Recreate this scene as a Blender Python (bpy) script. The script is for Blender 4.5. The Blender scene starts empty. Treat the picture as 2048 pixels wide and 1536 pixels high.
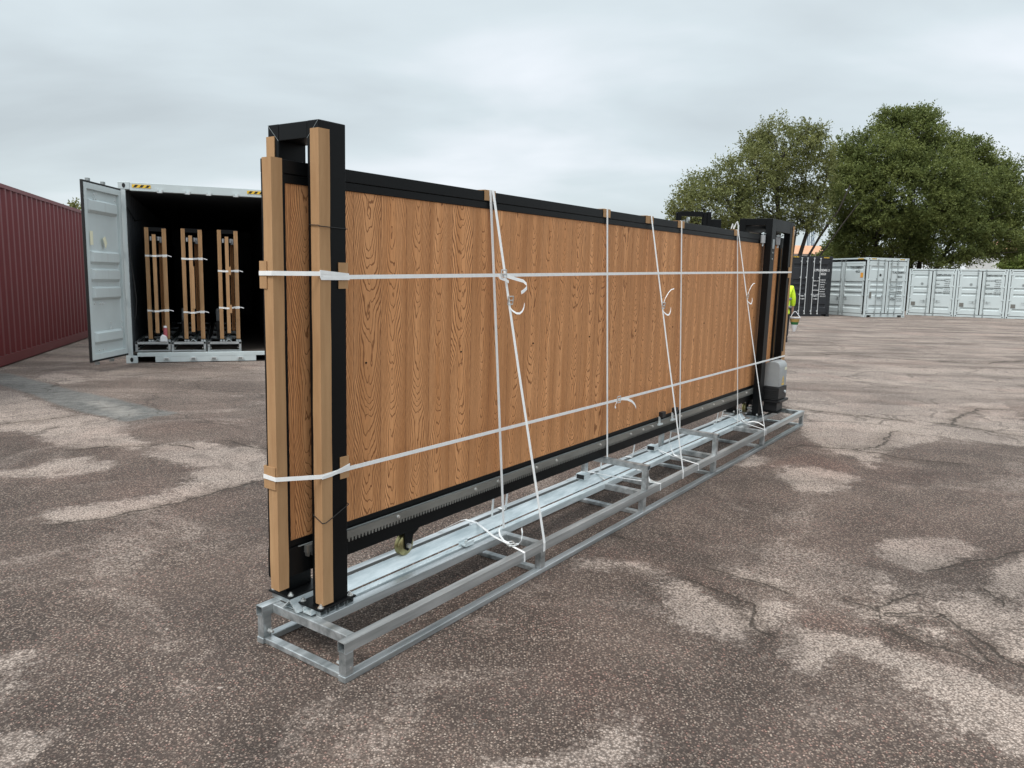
import bpy, bmesh, math, random
import numpy as np
from mathutils import Matrix, Vector
random.seed(7)
rng = np.random.default_rng(7)
S = bpy.context.scene
COL = S.collection

# ---------------------------------------------------------------- camera
PITCH, ROLL, CAM_H, FPX = 0.1359, 0.0202, 1.4794, 1525.9
cp, sp = math.cos(PITCH), math.sin(PITCH)
fwd = Vector((0, cp, -sp)); r0 = Vector((1, 0, 0)); u0 = Vector((0, sp, cp))
cr, sr = math.cos(ROLL), math.sin(ROLL)
rt = cr*r0 + sr*u0; up = -sr*r0 + cr*u0
cam = bpy.data.cameras.new('camera'); camo = bpy.data.objects.new('camera', cam); COL.objects.link(camo)
cam.sensor_width = 36; cam.lens = 36*FPX/2048; cam.clip_end = 2000; cam.clip_start = .05
camo.matrix_world = Matrix(((rt.x, up.x, -fwd.x, 0), (rt.y, up.y, -fwd.y, 0), (rt.z, up.z, -fwd.z, CAM_H), (0, 0, 0, 1)))
S.camera = camo

# ---------------------------------------------------------------- sky and sun
SUN_EL, SUN_AZ = math.radians(55), math.radians(215)   # azimuth clockwise from +Y
W = bpy.data.worlds.new("World"); S.world = W; W.use_nodes = True
nt = W.node_tree; nt.nodes.clear()
def N(t, k, **kw):
    n = t.nodes.new(k)
    for a, b in kw.items(): setattr(n, a, b)
    return n
out = N(nt, 'ShaderNodeOutputWorld'); bg = N(nt, 'ShaderNodeBackground'); bg.inputs[1].default_value = 0.1
sky = N(nt, 'ShaderNodeTexSky'); sky.sky_type = 'NISHITA'; sky.sun_disc = False
sky.sun_elevation = SUN_EL; sky.sun_rotation = SUN_AZ
tc = N(nt, 'ShaderNodeTexCoord'); sep = N(nt, 'ShaderNodeSeparateXYZ')
nt.links.new(tc.outputs['Generated'], sep.inputs[0])
# cloud deck: direction projected on a flat layer
add = N(nt, 'ShaderNodeMath', operation='ADD'); add.inputs[1].default_value = 0.22
absn = N(nt, 'ShaderNodeMath', operation='ABSOLUTE')
nt.links.new(sep.outputs[2], absn.inputs[0]); nt.links.new(absn.outputs[0], add.inputs[0])
dx = N(nt, 'ShaderNodeMath', operation='DIVIDE'); dy = N(nt, 'ShaderNodeMath', operation='DIVIDE')
nt.links.new(sep.outputs[0], dx.inputs[0]); nt.links.new(add.outputs[0], dx.inputs[1])
nt.links.new(sep.outputs[1], dy.inputs[0]); nt.links.new(add.outputs[0], dy.inputs[1])
cmb = N(nt, 'ShaderNodeCombineXYZ'); nt.links.new(dx.outputs[0], cmb.inputs[0]); nt.links.new(dy.outputs[0], cmb.inputs[1])
n1 = N(nt, 'ShaderNodeTexNoise'); n1.inputs['Scale'].default_value = 1.15; n1.inputs['Detail'].default_value = 5; n1.inputs['Roughness'].default_value = .48
n1.inputs['Distortion'].default_value = .25
mp = N(nt, 'ShaderNodeMapping'); mp.inputs['Location'].default_value = (3.1, .4, 0); mp.inputs['Scale'].default_value = (.75, 1.2, 1)
nt.links.new(cmb.outputs[0], mp.inputs[0]); nt.links.new(mp.outputs[0], n1.inputs['Vector'])
rp = N(nt, 'ShaderNodeValToRGB'); nt.links.new(n1.outputs[0], rp.inputs[0])
e = rp.color_ramp.elements
e[0].position = .28; e[0].color = (.53, .585, .61, 1)
e[1].position = .74; e[1].color = (.90, .93, .98, 1)
m_ = e.new(.5); m_.color = (.66, .735, .765, 1)
# overcast: brighter towards the zenith
zr = N(nt, 'ShaderNodeMapRange'); zr.inputs[1].default_value = 0.0; zr.inputs[2].default_value = 1; zr.inputs[3].default_value = 5.3; zr.inputs[4].default_value = 18
zp = N(nt, 'ShaderNodeMath', operation='MAXIMUM'); zp.inputs[1].default_value = 0
nt.links.new(sep.outputs[2], zp.inputs[0])
zq = N(nt, 'ShaderNodeMath', operation='POWER'); zq.inputs[1].default_value = 3.0
nt.links.new(zp.outputs[0], zq.inputs[0]); nt.links.new(zq.outputs[0], zr.inputs[0])
vm = N(nt, 'ShaderNodeVectorMath', operation='SCALE'); nt.links.new(rp.outputs[0], vm.inputs[0]); nt.links.new(zr.outputs[0], vm.inputs[3])
mx = N(nt, 'ShaderNodeMixRGB'); mx.inputs[0].default_value = .93
nt.links.new(sky.outputs[0], mx.inputs[1]); nt.links.new(vm.outputs[0], mx.inputs[2])
nt.links.new(mx.outputs[0], bg.inputs[0]); nt.links.new(bg.outputs[0], out.inputs[0])
sl = bpy.data.lights.new('sun', 'SUN'); sl.energy = 1.1; sl.angle = math.radians(25); sl.color = (1, .97, .92)
so = bpy.data.objects.new('sun', sl); COL.objects.link(so)
d = Vector((math.sin(SUN_AZ)*math.cos(SUN_EL), math.cos(SUN_AZ)*math.cos(SUN_EL), math.sin(SUN_EL)))
so.rotation_euler = d.to_track_quat('Z', 'Y').to_euler(); so.location = (0, 0, 30)
S.view_settings.view_transform = 'Standard'; S.view_settings.look = 'None'; S.view_settings.gamma = 1
S.view_settings.exposure = 0.98

# ---------------------------------------------------------------- materials
def mat(name, color, rough=.6, metal=0, spec=.5):
    m = bpy.data.materials.new(name); m.use_nodes = True
    b = m.node_tree.nodes['Principled BSDF']
    b.inputs['Base Color'].default_value = (*color, 1); b.inputs['Roughness'].default_value = rough
    b.inputs['Metallic'].default_value = metal; b.inputs['Specular IOR Level'].default_value = spec
    return m, m.node_tree, b
def noise_var(m, t, b, c1, c2, scale=8, stretch=(1, 1, 1), detail=6, lo=.3, hi=.7, rough=None, bump=0, bscale=None, rou=.6):
    tcn = N(t, 'ShaderNodeTexCoord'); mpn = N(t, 'ShaderNodeMapping'); mpn.inputs['Scale'].default_value = stretch
    t.links.new(tcn.outputs['Object'], mpn.inputs[0])
    nn = N(t, 'ShaderNodeTexNoise'); nn.inputs['Scale'].default_value = scale; nn.inputs['Detail'].default_value = detail; nn.inputs['Roughness'].default_value = rou
    t.links.new(mpn.outputs[0], nn.inputs['Vector'])
    r = N(t, 'ShaderNodeValToRGB'); r.color_ramp.elements[0].position = lo; r.color_ramp.elements[1].position = hi
    r.color_ramp.elements[0].color = (*c1, 1); r.color_ramp.elements[1].color = (*c2, 1)
    t.links.new(nn.outputs[0], r.inputs[0]); t.links.new(r.outputs[0], b.inputs['Base Color'])
    if rough:
        rr = N(t, 'ShaderNodeMapRange'); rr.inputs[3].default_value = rough[0]; rr.inputs[4].default_value = rough[1]
        t.links.new(nn.outputs[0], rr.inputs[0]); t.links.new(rr.outputs[0], b.inputs['Roughness'])
    if bump:
        n2 = N(t, 'ShaderNodeTexNoise'); n2.inputs['Scale'].default_value = bscale or scale*4; n2.inputs['Detail'].default_value = 4
        t.links.new(mpn.outputs[0], n2.inputs['Vector'])
        bp = N(t, 'ShaderNodeBump'); bp.inputs['Strength'].default_value = bump; bp.inputs['Distance'].default_value = .01
        t.links.new(n2.outputs[0], bp.inputs['Height']); t.links.new(bp.outputs[0], b.inputs['Normal'])
    return tcn, mpn, nn, r
M = {}
m, t, b = mat('galvanised_tube', (.4, .43, .45), .38, .65); noise_var(m, t, b, (.22, .245, .25), (.68, .71, .72), 3.5, (.35, 5, 5), rough=(.26, .46), bump=.05); M['steel'] = m
m, t, b = mat('zinc_sheet', (.66, .72, .74), .45, .35); noise_var(m, t, b, (.46, .53, .55), (.82, .87, .88), 14, (.35, 2, 2), rough=(.35, .55), bump=.03); M['zinc'] = m
m, t, b = mat('rack_steel', (.34, .34, .32), .4, .7); noise_var(m, t, b, (.22, .22, .205), (.36, .36, .335), 7, (.4, 1, 1)); M['rack'] = m
m, t, b = mat('black_powder_coat', (.004, .0045, .005), .40, 0, .16); noise_var(m, t, b, (.003, .0035, .004), (.005, .0055, .006), 3, rough=(.34, .5), bump=.02, bscale=180); M['black'] = m
m, t, b = mat('black_plastic', (.012, .012, .013), .5); M['blackp'] = m
m, t, b = mat('motor_grey', (.19, .20, .21), .45); noise_var(m, t, b, (.27, .28, .285), (.33, .34, .34), 5); M['mgrey'] = m
m, t, b = mat('nylon_grey', (.34, .35, .36), .5); M['nylon'] = m
m, t, b = mat('yellow_zinc', (.42, .36, .17), .3, .85); noise_var(m, t, b, (.30, .27, .13), (.52, .45, .22), 30); M['brass'] = m
m, t, b = mat('bolt_zinc', (.7, .7, .68), .3, .8); M['bolt'] = m
m, t, b = mat('strap_white', (.74, .74, .72), .38); noise_var(m, t, b, (.80, .80, .79), (.90, .90, .89), 40, (1, 1, 1)); b.inputs['Subsurface Weight'].default_value = .0; M['strap'] = m
m, t, b = mat('cardboard', (.42, .25, .12), .85, 0, .2)
noise_var(m, t, b, (.35, .200, .098), (.48, .290, .150), 5, (4, 4, .5), detail=8, bump=.15, bscale=60); M['card'] = m
tcn = N(t, 'ShaderNodeTexCoord'); wv_ = N(t, 'ShaderNodeTexNoise'); mpp = N(t, 'ShaderNodeMapping'); mpp.inputs['Scale'].default_value = (30, 30, 1.2)
t.links.new(tcn.outputs['Object'], mpp.inputs[0]); t.links.new(mpp.outputs[0], wv_.inputs['Vector']); wv_.inputs['Scale'].default_value = 1; wv_.inputs['Detail'].default_value = 6; wv_.inputs['Roughness'].default_value = .7
mrr = N(t, 'ShaderNodeMapRange'); mrr.inputs[1].default_value = .57; mrr.inputs[2].default_value = .75; mrr.inputs[4].default_value = .35; t.links.new(wv_.outputs[0], mrr.inputs[0])
sc2 = N(t, 'ShaderNodeMixRGB'); sc2.inputs[2].default_value = (.55, .37, .21, 1); lk = b.inputs['Base Color'].links[0].from_socket
t.links.new(mrr.outputs[0], sc2.inputs[0]); t.links.new(lk, sc2.inputs[1]); t.links.new(sc2.outputs[0], b.inputs['Base Color'])
m, t, b = mat('cardboard_edge', (.50, .33, .19), .9, 0, .1); M['cardedge'] = m
def paint(name, c, dirt, rough=.45, amt=.25):
    m, t, b = mat(name, c, rough)
    tcn, mpn, nn, r = noise_var(m, t, b, [x*.93 for x in c], [min(1, x*1.04) for x in c], 1.2, (1, 1, 1), rough=(rough-.06, rough+.1))
    # vertical run marks and scuffs
    mp2 = N(t, 'ShaderNodeMapping'); mp2.inputs['Scale'].default_value = (14, 14, .7); t.links.new(tcn.outputs['Object'], mp2.inputs[0])
    n3 = N(t, 'ShaderNodeTexNoise'); n3.inputs['Scale'].default_value = 1; n3.inputs['Detail'].default_value = 8; n3.inputs['Roughness'].default_value = .7
    t.links.new(mp2.outputs[0], n3.inputs['Vector'])
    mr = N(t, 'ShaderNodeMapRange'); mr.inputs[1].default_value = .56; mr.inputs[2].default_value = .8; mr.inputs[3].default_value = 0; mr.inputs[4].default_value = amt
    t.links.new(n3.outputs[0], mr.inputs[0])
    mm = N(t, 'ShaderNodeMixRGB'); mm.inputs[2].default_value = (*dirt, 1)
    t.links.new(mr.outputs[0], mm.inputs[0]); t.links.new(r.outputs[0], mm.inputs[1]); t.links.new(mm.outputs[0], b.inputs['Base Color'])
    return m
M['cwhite'] = paint('container_light_grey', (.55, .61, .615), (.25, .22, .18))
M['cblack'] = paint('container_black', (.014, .016, .020), (.06, .06, .06))
M['cred'] = paint('container_red', (.150, .020, .023), (.06, .016, .016), .5)
M['shade_liner'] = paint('interior_shade_dark', (.085, .095, .105), (.03, .03, .03), .6)  # shade inside the open container, put into a dark colour
M['gasket'] = mat('gasket', (.01, .01, .01), .7)[0]
M['rod'] = mat('rod_grey', (.33, .36, .36), .4, .4)[0]
M['rodw'] = mat('rod_white', (.62, .64, .64), .35, .3)[0]
M['ply'] = paint('container_floor_board', (.07, .055, .045), (.03, .03, .03), .7)
M['txtb'] = mat('lettering_black', (.03, .035, .035), .6)[0]
M['txtw'] = mat('lettering_white', (.75, .75, .75), .6)[0]
M['yellow'] = mat('hazard_yellow', (.80, .50, .03), .5)[0]
M['orange'] = mat('label_orange', (.75, .33, .05), .5)[0]
M['paper'] = mat('note_paper', (.72, .70, .52), .8)[0]
M['vent'] = mat('vent_plate', (.16, .155, .14), .6)[0]
M['rope'] = mat('black_cord', (.01, .01, .01), .7)[0]
M['bark'] = mat('bark', (.035, .028, .023), .9)[0]
M['skin'] = mat('skin', (.45, .26, .19), .6)[0]
M['hivis'] = mat('hi_vis_yellow', (.62, .85, .03), .7)[0]
M['refl'] = mat('reflective_tape', (.22, .24, .24), .5)[0]
M['navy'] = mat('dark_cloth', (.012, .014, .02), .85)[0]
M['hair'] = mat('dark_hair', (.02, .014, .01), .7)[0]
M['pinkp'] = mat('faded_red_plastic', (.45, .10, .12), .5)[0]
M['whitep'] = mat('white_plastic', (.75, .75, .77), .45)[0]
M['green'] = mat('bag_green', (.02, .14, .04), .6)[0]
M['ochre'] = mat('bag_ochre', (.40, .26, .07), .6)[0]
M['craneb'] = mat('crane_blue', (.10, .15, .22), .6)[0]
M['tyre'] = mat('tyre_rubber', (.015, .015, .015), .85)[0]
M['render'] = paint('white_wall_cladding', (.66, .66, .64), (.4, .38, .34))
m, t, b = mat('clay_tiles', (.5, .25, .14), .8)
noise_var(m, t, b, (.40, .18, .09), (.62, .36, .22), 3, (1, 1, 5)); M['tile'] = m

# wood composite boards: contour lines of a stretched noise over a parabola across each board
def wood_mat():
    m, t, b = mat('wood_grain_boards', (.3, .16, .08), .62, 0, .25)
    L = t.links.new
    def math_(op, a=None, bb=None, c=None):
        n = N(t, 'ShaderNodeMath', operation=op)
        for i, v in enumerate((a, bb, c)):
            if v is None: continue
            if isinstance(v, (int, float)): n.inputs[i].default_value = v
            else: L(v, n.inputs[i])
        return n.outputs[0]
    tcn = N(t, 'ShaderNodeTexCoord'); sx = N(t, 'ShaderNodeSeparateXYZ'); L(tcn.outputs['Object'], sx.inputs[0])
    X, Z = sx.outputs[0], sx.outputs[2]
    bx_ = math_('DIVIDE', X, .16); idx = math_('FLOOR', bx_); fr = math_('SUBTRACT', bx_, idx)
    u = math_('SUBTRACT', fr, .5)
    wn = N(t, 'ShaderNodeTexWhiteNoise', noise_dimensions='1D'); L(idx, wn.inputs['W'])
    seed = math_('MULTIPLY', wn.outputs['Value'], 37.0)
    def nz(us, zs, zo, det, sc=1.0):
        c = N(t, 'ShaderNodeCombineXYZ'); L(math_('MULTIPLY', u, us), c.inputs[0]); L(math_('ADD', math_('MULTIPLY', Z, zs), math_('ADD', seed, zo)), c.inputs[1]); L(seed, c.inputs[2])
        n = N(t, 'ShaderNodeTexNoise'); n.inputs['Scale'].default_value = sc; n.inputs['Detail'].default_value = det; n.inputs['Roughness'].default_value = .5; L(c.outputs[0], n.inputs['Vector']); return n.outputs[0]
    wob = math_('MULTIPLY', math_('SUBTRACT', nz(.3, 1.6, 5.0, 1), .5), .30)
    uc = math_('ADD', math_('ADD', u, wob), math_('MULTIPLY', math_('SUBTRACT', math_('FRACT', math_('MULTIPLY', wn.outputs['Value'], 7.3)), .5), .16))
    au = math_('ABSOLUTE', uc)
    par = math_('MULTIPLY', math_('POWER', au, 1.15), math_('MULTIPLY_ADD', math_('FRACT', math_('MULTIPLY', wn.outputs['Value'], 13.7)), 8.0, 16.0))
    cw_ = math_('SUBTRACT', 1.0, math_('MINIMUM', math_('MULTIPLY', au, 3.2), 1.0)); cw_ = math_('MULTIPLY', cw_, cw_)
    ph = math_('ADD', par, math_('MULTIPLY', nz(1.2, 2.2, 0.0, 1.5), 11.0))
    ph = math_('ADD', ph, math_('MULTIPLY', math_('MULTIPLY', nz(3.0, 9.0, 9.0, 2), cw_), 4.0))
    ph = math_('SUBTRACT', ph, math_('MULTIPLY', Z, 15.0))
    ph = math_('ADD', ph, math_('MULTIPLY', nz(10., 12., 3.0, 2), .8))
    fz = math_('FRACT', ph); tri = math_('ABSOLUTE', math_('SUBTRACT', fz, .5))       # 0 at the line
    mr = N(t, 'ShaderNodeMapRange', interpolation_type='SMOOTHSTEP'); L(math_('MULTIPLY_ADD', math_('MINIMUM', math_('MULTIPLY', au, 3.5), 1.0), .075, .012), mr.inputs[1]); L(math_('MULTIPLY_ADD', math_('MINIMUM', math_('MULTIPLY', au, 3.5), 1.0), .14, .09), mr.inputs[2]); mr.inputs[3].default_value = 0; mr.inputs[4].default_value = 1
    L(tri, mr.inputs[0])
    # fine pores
    c3 = N(t, 'ShaderNodeCombineXYZ'); L(math_('MULTIPLY', X, 420.), c3.inputs[0]); L(math_('MULTIPLY', Z, 22.), c3.inputs[1])
    nc = N(t, 'ShaderNodeTexNoise'); nc.inputs['Scale'].default_value = 1; nc.inputs['Detail'].default_value = 3; L(c3.outputs[0], nc.inputs['Vector'])
    c4 = N(t, 'ShaderNodeCombineXYZ'); L(math_('MULTIPLY', X, 26.), c4.inputs[0]); L(math_('MULTIPLY', Z, .9), c4.inputs[1])
    nd = N(t, 'ShaderNodeTexNoise'); nd.inputs['Scale'].default_value = 1; nd.inputs['Detail'].default_value = 4; L(c4.outputs[0], nd.inputs['Vector'])
    base = N(t, 'ShaderNodeValToRGB'); L(nd.outputs[0], base.inputs[0])
    base.color_ramp.elements[0].position = .3; base.color_ramp.elements[0].color = (.57, .255, .100, 1)
    base.color_ramp.elements[1].position = .7; base.color_ramp.elements[1].color = (.78, .385, .172, 1)
    bo = N(t, 'ShaderNodeMixRGB', blend_type='MULTIPLY'); bo.inputs[0].default_value = 1; L(base.outputs[0], bo.inputs[1])
    wv = math_('ADD', math_('MULTIPLY', wn.outputs['Value'], .09), .93)
    cw = N(t, 'ShaderNodeCombineXYZ'); [L(wv, cw.inputs[i]) for i in range(3)]; L(cw.outputs[0], bo.inputs[2])
    po = N(t, 'ShaderNodeMixRGB', blend_type='MULTIPLY'); L(bo.outputs[0], po.inputs[1]); po.inputs[0].default_value = 1
    pv = N(t, 'ShaderNodeMapRange'); pv.inputs[1].default_value = .3; pv.inputs[2].default_value = .6; pv.inputs[3].default_value = .80; pv.inputs[4].default_value = 1.05; L(nc.outputs[0], pv.inputs[0])
    cp_ = N(t, 'ShaderNodeCombineXYZ'); [L(pv.outputs[0], cp_.inputs[i]) for i in range(3)]; L(cp_.outputs[0], po.inputs[2])
    ln = N(t, 'ShaderNodeMixRGB'); L(mr.outputs[0], ln.inputs[0]); ln.inputs[1].default_value = (.27, .112, .042, 1); L(po.outputs[0], ln.inputs[2])
    # board joints, 1.5 mm grooves
    ed = math_('MINIMUM', fr, math_('SUBTRACT', 1.0, fr))
    jm = N(t, 'ShaderNodeMapRange'); jm.inputs[1].default_value = .004; jm.inputs[2].default_value = .012; L(ed, jm.inputs[0])
    jn = N(t, 'ShaderNodeMixRGB'); L(jm.outputs[0], jn.inputs[0]); jn.inputs[1].default_value = (.27, .125, .055, 1); L(ln.outputs[0], jn.inputs[2])
    L(jn.outputs[0], b.inputs['Base Color'])
    bp = N(t, 'ShaderNodeBump'); bp.inputs['Strength'].default_value = .55; bp.inputs['Distance'].default_value = .0015
    hh = math_('MULTIPLY', mr.outputs[0], jm.outputs[0]); L(hh, bp.inputs['Height']); L(bp.outputs[0], b.inputs['Normal'])
    return m
M['wood'] = wood_mat()

def leaf_mat(name, c1, c2):
    m, t, b = mat(name, c1, .6, 0, .25)
    g = N(t, 'ShaderNodeNewGeometry'); r = N(t, 'ShaderNodeValToRGB')
    r.color_ramp.elements[0].color = (*c1, 1); r.color_ramp.elements[1].color = (*c2, 1)
    tcn = N(t, 'ShaderNodeTexCoord'); nn = N(t, 'ShaderNodeTexNoise'); nn.inputs['Scale'].default_value = .7; nn.inputs['Detail'].default_value = 3
    t.links.new(tcn.outputs['Object'], nn.inputs['Vector'])
    a = N(t, 'ShaderNodeMath', operation='MULTIPLY_ADD'); a.inputs[1].default_value = .45; t.links.new(g.outputs['Random Per Island'], a.inputs[0])
    c = N(t, 'ShaderNodeMapRange'); c.inputs[1].default_value = .3; c.inputs[2].default_value = .7; c.inputs[3].default_value = 0; c.inputs[4].default_value = .55
    t.links.new(nn.outputs[0], c.inputs[0]); t.links.new(c.outputs[0], a.inputs[2]); t.links.new(a.outputs[0], r.inputs[0]); t.links.new(r.outputs[0], b.inputs['Base Color'])
    tr = N(t, 'ShaderNodeBsdfTranslucent'); t.links.new(r.outputs[0], tr.inputs[0])
    ms = N(t, 'ShaderNodeMixShader'); ms.inputs[0].default_value = .3
    o = t.nodes['Material Output']; t.links.new(b.outputs[0], ms.inputs[1]); t.links.new(tr.outputs[0], ms.inputs[2]); t.links.new(ms.outputs[0], o.inputs[0])
    return m
M['leafA'] = leaf_mat('leaves_olive', (.070, .088, .028), (.27, .275, .10))
M['leafB'] = leaf_mat('leaves_green', (.055, .082, .022), (.215, .24, .07))
M['leafD'] = leaf_mat('leaves_light', (.08, .12, .025), (.20, .24, .06))

# ---------------------------------------------------------------- mesh helpers
class MB:
    def __init__(s): s.v = []; s.f = []
    def add(s, vs, fs, tf=None):
        o = len(s.v)
        if tf is not None: vs = [tf(*p) for p in vs]
        s.v += [tuple(p) for p in vs]; s.f += [tuple(i+o for i in q) for q in fs]; return s
    def box(s, x0, x1, y0, y1, z0, z1, tf=None):
        if x0 > x1: x0, x1 = x1, x0
        if y0 > y1: y0, y1 = y1, y0
        if z0 > z1: z0, z1 = z1, z0
        return s.add([(x0,y0,z0),(x1,y0,z0),(x1,y1,z0),(x0,y1,z0),(x0,y0,z1),(x1,y0,z1),(x1,y1,z1),(x0,y1,z1)],
              [(0,3,2,1),(4,5,6,7),(0,1,5,4),(1,2,6,5),(2,3,7,6),(3,0,4,7)], tf)
    def cyl(s, p, q, r, n=10, r2=None, tf=None, cap=True):
        p = Vector(p); q = Vector(q); r2 = r if r2 is None else r2
        a = (q-p).normalized(); h = Vector((0,0,1)) if abs(a.z) < .9 else Vector((1,0,0))
        e1 = a.cross(h).normalized(); e2 = a.cross(e1)
        vs = []
        for c, rr in ((p, r), (q, r2)):
            for i in range(n):
                w = 2*math.pi*i/n; vs.append(tuple(c+(e1*math.cos(w)+e2*math.sin(w))*rr))
        fs = [(i, (i+1) % n, n+(i+1) % n, n+i) for i in range(n)]
        if cap: fs += [tuple(range(n))[::-1], tuple(range(n, 2*n))]
        return s.add(vs, fs, tf)
    def tube(s, pts, r, n=8, tf=None):
        for a, b in zip(pts[:-1], pts[1:]): s.cyl(a, b, r, n, tf=tf)
        return s
    def lathe(s, prof, c, axis, n=28, tf=None):   # prof: (radius, along)
        a = Vector(axis).normalized(); h = Vector((0,0,1)) if abs(a.z) < .9 else Vector((1,0,0))
        e1 = a.cross(h).normalized(); e2 = a.cross(e1); c = Vector(c); vs = []; k = len(prof)
        for r, l in prof:
            for i in range(n):
                w = 2*math.pi*i/n; vs.append(tuple(c+a*l+(e1*math.cos(w)+e2*math.sin(w))*max(r, 1e-4)))
        fs = [(j*n+i, j*n+(i+1) % n, (j+1)*n+(i+1) % n, (j+1)*n+i) for j in range(k-1) for i in range(n)]
        fs += [tuple(range(n))[::-1], tuple(range((k-1)*n, k*n))]
        return s.add(vs, fs, tf)
    def prism(s, poly, fn0, fn1, tf=None):   # poly 2D, fn(a,b)->3D for both ends
        n = len(poly); vs = [fn0(*p) for p in poly]+[fn1(*p) for p in poly]
        return s.add(vs, [(i, (i+1) % n, n+(i+1) % n, n+i) for i in range(n)]+[tuple(range(n))[::-1], tuple(range(n, 2*n))], tf)
    def htube(s, axis, a0, a1, b0, b1, c0, c1, w=.003):  # hollow square tube along axis
        def pt(a, b, c): return {'x': (a, b, c), 'y': (b, a, c), 'z': (b, c, a)}[axis]
        vs = []
        for a in (a0, a1):
            vs += [pt(a, b0, c0), pt(a, b1, c0), pt(a, b1, c1), pt(a, b0, c1)]
            vs += [pt(a, b0+w, c0+w), pt(a, b1-w, c0+w), pt(a, b1-w, c1-w), pt(a, b0+w, c1-w)]
        fs = []
        for i in range(4):
            j = (i+1) % 4
            fs += [(i, j, 8+j, 8+i), (4+i, 12+i, 12+j, 4+j), (i, 4+i, 4+j, j), (8+i, 8+j, 12+j, 12+i)]
        return s.add(vs, fs)
    def ribbon(s, pts, wv, th=.0012):
        # flat band through pts; wv = width vector (one or per point)
        n = len(pts); P = [Vector(p) for p in pts]; Wd = [Vector(w) for w in wv] if isinstance(wv[0], (tuple, list, Vector)) else [Vector(wv)]*n
        vs = []
        for i in range(n):
            tg = (P[min(i+1, n-1)]-P[max(i-1, 0)]).normalized(); nn = tg.cross(Wd[i])
            nn = nn.normalized()*th if nn.length > 1e-9 else Vector((0, 0, th))
            h = Wd[i]*.5
            vs += [tuple(P[i]-h-nn), tuple(P[i]+h-nn), tuple(P[i]+h+nn), tuple(P[i]-h+nn)]
        fs = [(4*i+j, 4*i+(j+1) % 4, 4*i+4+(j+1) % 4, 4*i+4+j) for i in range(n-1) for j in range(4)]
        fs += [(0, 3, 2, 1), (4*n-4, 4*n-3, 4*n-2, 4*n-1)]
        return s.add(vs, fs)
def mesh_obj(name, mb, material, base=(0, 0, 0), bevel=0, smooth=False, smooth_angle=None):
    me = bpy.data.meshes.new(name)
    vs = [(p[0]-base[0], p[1]-base[1], p[2]-base[2]) for p in mb.v]
    me.from_pydata(vs, [], mb.f)
    bm = bmesh.new(); bm.from_mesh(me); bmesh.ops.recalc_face_normals(bm, faces=bm.faces); bm.to_mesh(me); bm.free()
    me.materials.append(material)
    if smooth:
        me.polygons.foreach_set('use_smooth', [True]*len(me.polygons))
    o = bpy.data.objects.new(name, me); COL.objects.link(o)
    if smooth_angle:
        me.polygons.foreach_set('use_smooth', [True]*len(me.polygons))
        me.set_sharp_from_angle(angle=math.radians(smooth_angle))
    if bevel:
        bv = o.modifiers.new('bevel', 'BEVEL'); bv.width = bevel; bv.segments = 2; bv.limit_method = 'ANGLE'; bv.angle_limit = math.radians(40)
    return o
class Thing:
    def __init__(s, name, label, cat, M4, base=(0, 0, 0), group=None, kind=None):
        s.o = bpy.data.objects.new(name, None); s.o.empty_display_size = .1; COL.objects.link(s.o)
        s.base = base; s.o.matrix_world = M4 @ Matrix.Translation(base)
        s.o['label'] = label; s.o['category'] = cat
        if group: s.o['group'] = group
        if kind: s.o['kind'] = kind
    def part(s, name, mb, material, parent=None, label=None, **kw):
        o = mesh_obj(name, mb, material, s.base, **kw); o.parent = parent or s.o
        if label: o['label'] = label
        return o
def single(name, mb, material, M4, label=None, cat=None, group=None, kind=None, base=(0, 0, 0), **kw):
    o = mesh_obj(name, mb, material, base, **kw); o.matrix_world = M4 @ Matrix.Translation(base)
    if label: o['label'] = label
    if cat: o['category'] = cat
    if group: o['group'] = group
    if kind: o['kind'] = kind
    return o
def children_of(o, allobjs): return [c for c in allobjs if c.parent == o]
def copy_thing(o, M4, label=None):
    allo = list(COL.objects)
    r = o.copy(); COL.objects.link(r); r.matrix_world = M4
    if label: r['label'] = label
    for c in [x for x in allo if x.parent == o]:
        c2 = c.copy(); COL.objects.link(c2); c2.parent = r
        for g in [x for x in allo if x.parent == c]:
            g2 = g.copy(); COL.objects.link(g2); g2.parent = c2
    return r
def text_mb(s, size, tf, align='LEFT', spacing=1.0):
    cu = bpy.data.curves.new('t', 'FONT'); cu.body = s; cu.size = size; cu.align_x = align; cu.space_character = spacing; cu.offset = size*.018
    o = bpy.data.objects.new('t', cu); COL.objects.link(o); bpy.context.view_layer.update()
    me = o.to_mesh(); mb = MB()
    mb.add([(v.co.x, v.co.y, 0) for v in me.vertices], [tuple(p.vertices) for p in me.polygons], tf)
    o.to_mesh_clear(); bpy.data.objects.remove(o); bpy.data.curves.remove(cu)
    return mb
def merge(*mbs):
    r = MB()
    for m in mbs: r.add(m.v, m.f)
    return r
I4 = Matrix.Identity(4)

# ---------------------------------------------------------------- gate assembly frame of reference
FA, FE, FE2, FZ0 = 0.9557, 0.0097, 0.0168, -0.0706
GO = Vector((-0.6166, 2.7395, FZ0))
ex = Vector((math.cos(FA)*math.cos(FE), math.sin(FA)*math.cos(FE), math.sin(FE)))
ey = Vector((-math.sin(FA)*math.cos(FE2), math.cos(FA)*math.cos(FE2), math.sin(FE2))); ey = (ey-ex*ex.dot(ey)).normalized()
ez = ex.cross(ey)
G = Matrix(((ex.x, ey.x, ez.x, GO.x), (ex.y, ey.y, ez.y, GO.y), (ex.z, ey.z, ez.z, GO.z), (0, 0, 0, 1)))

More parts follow.
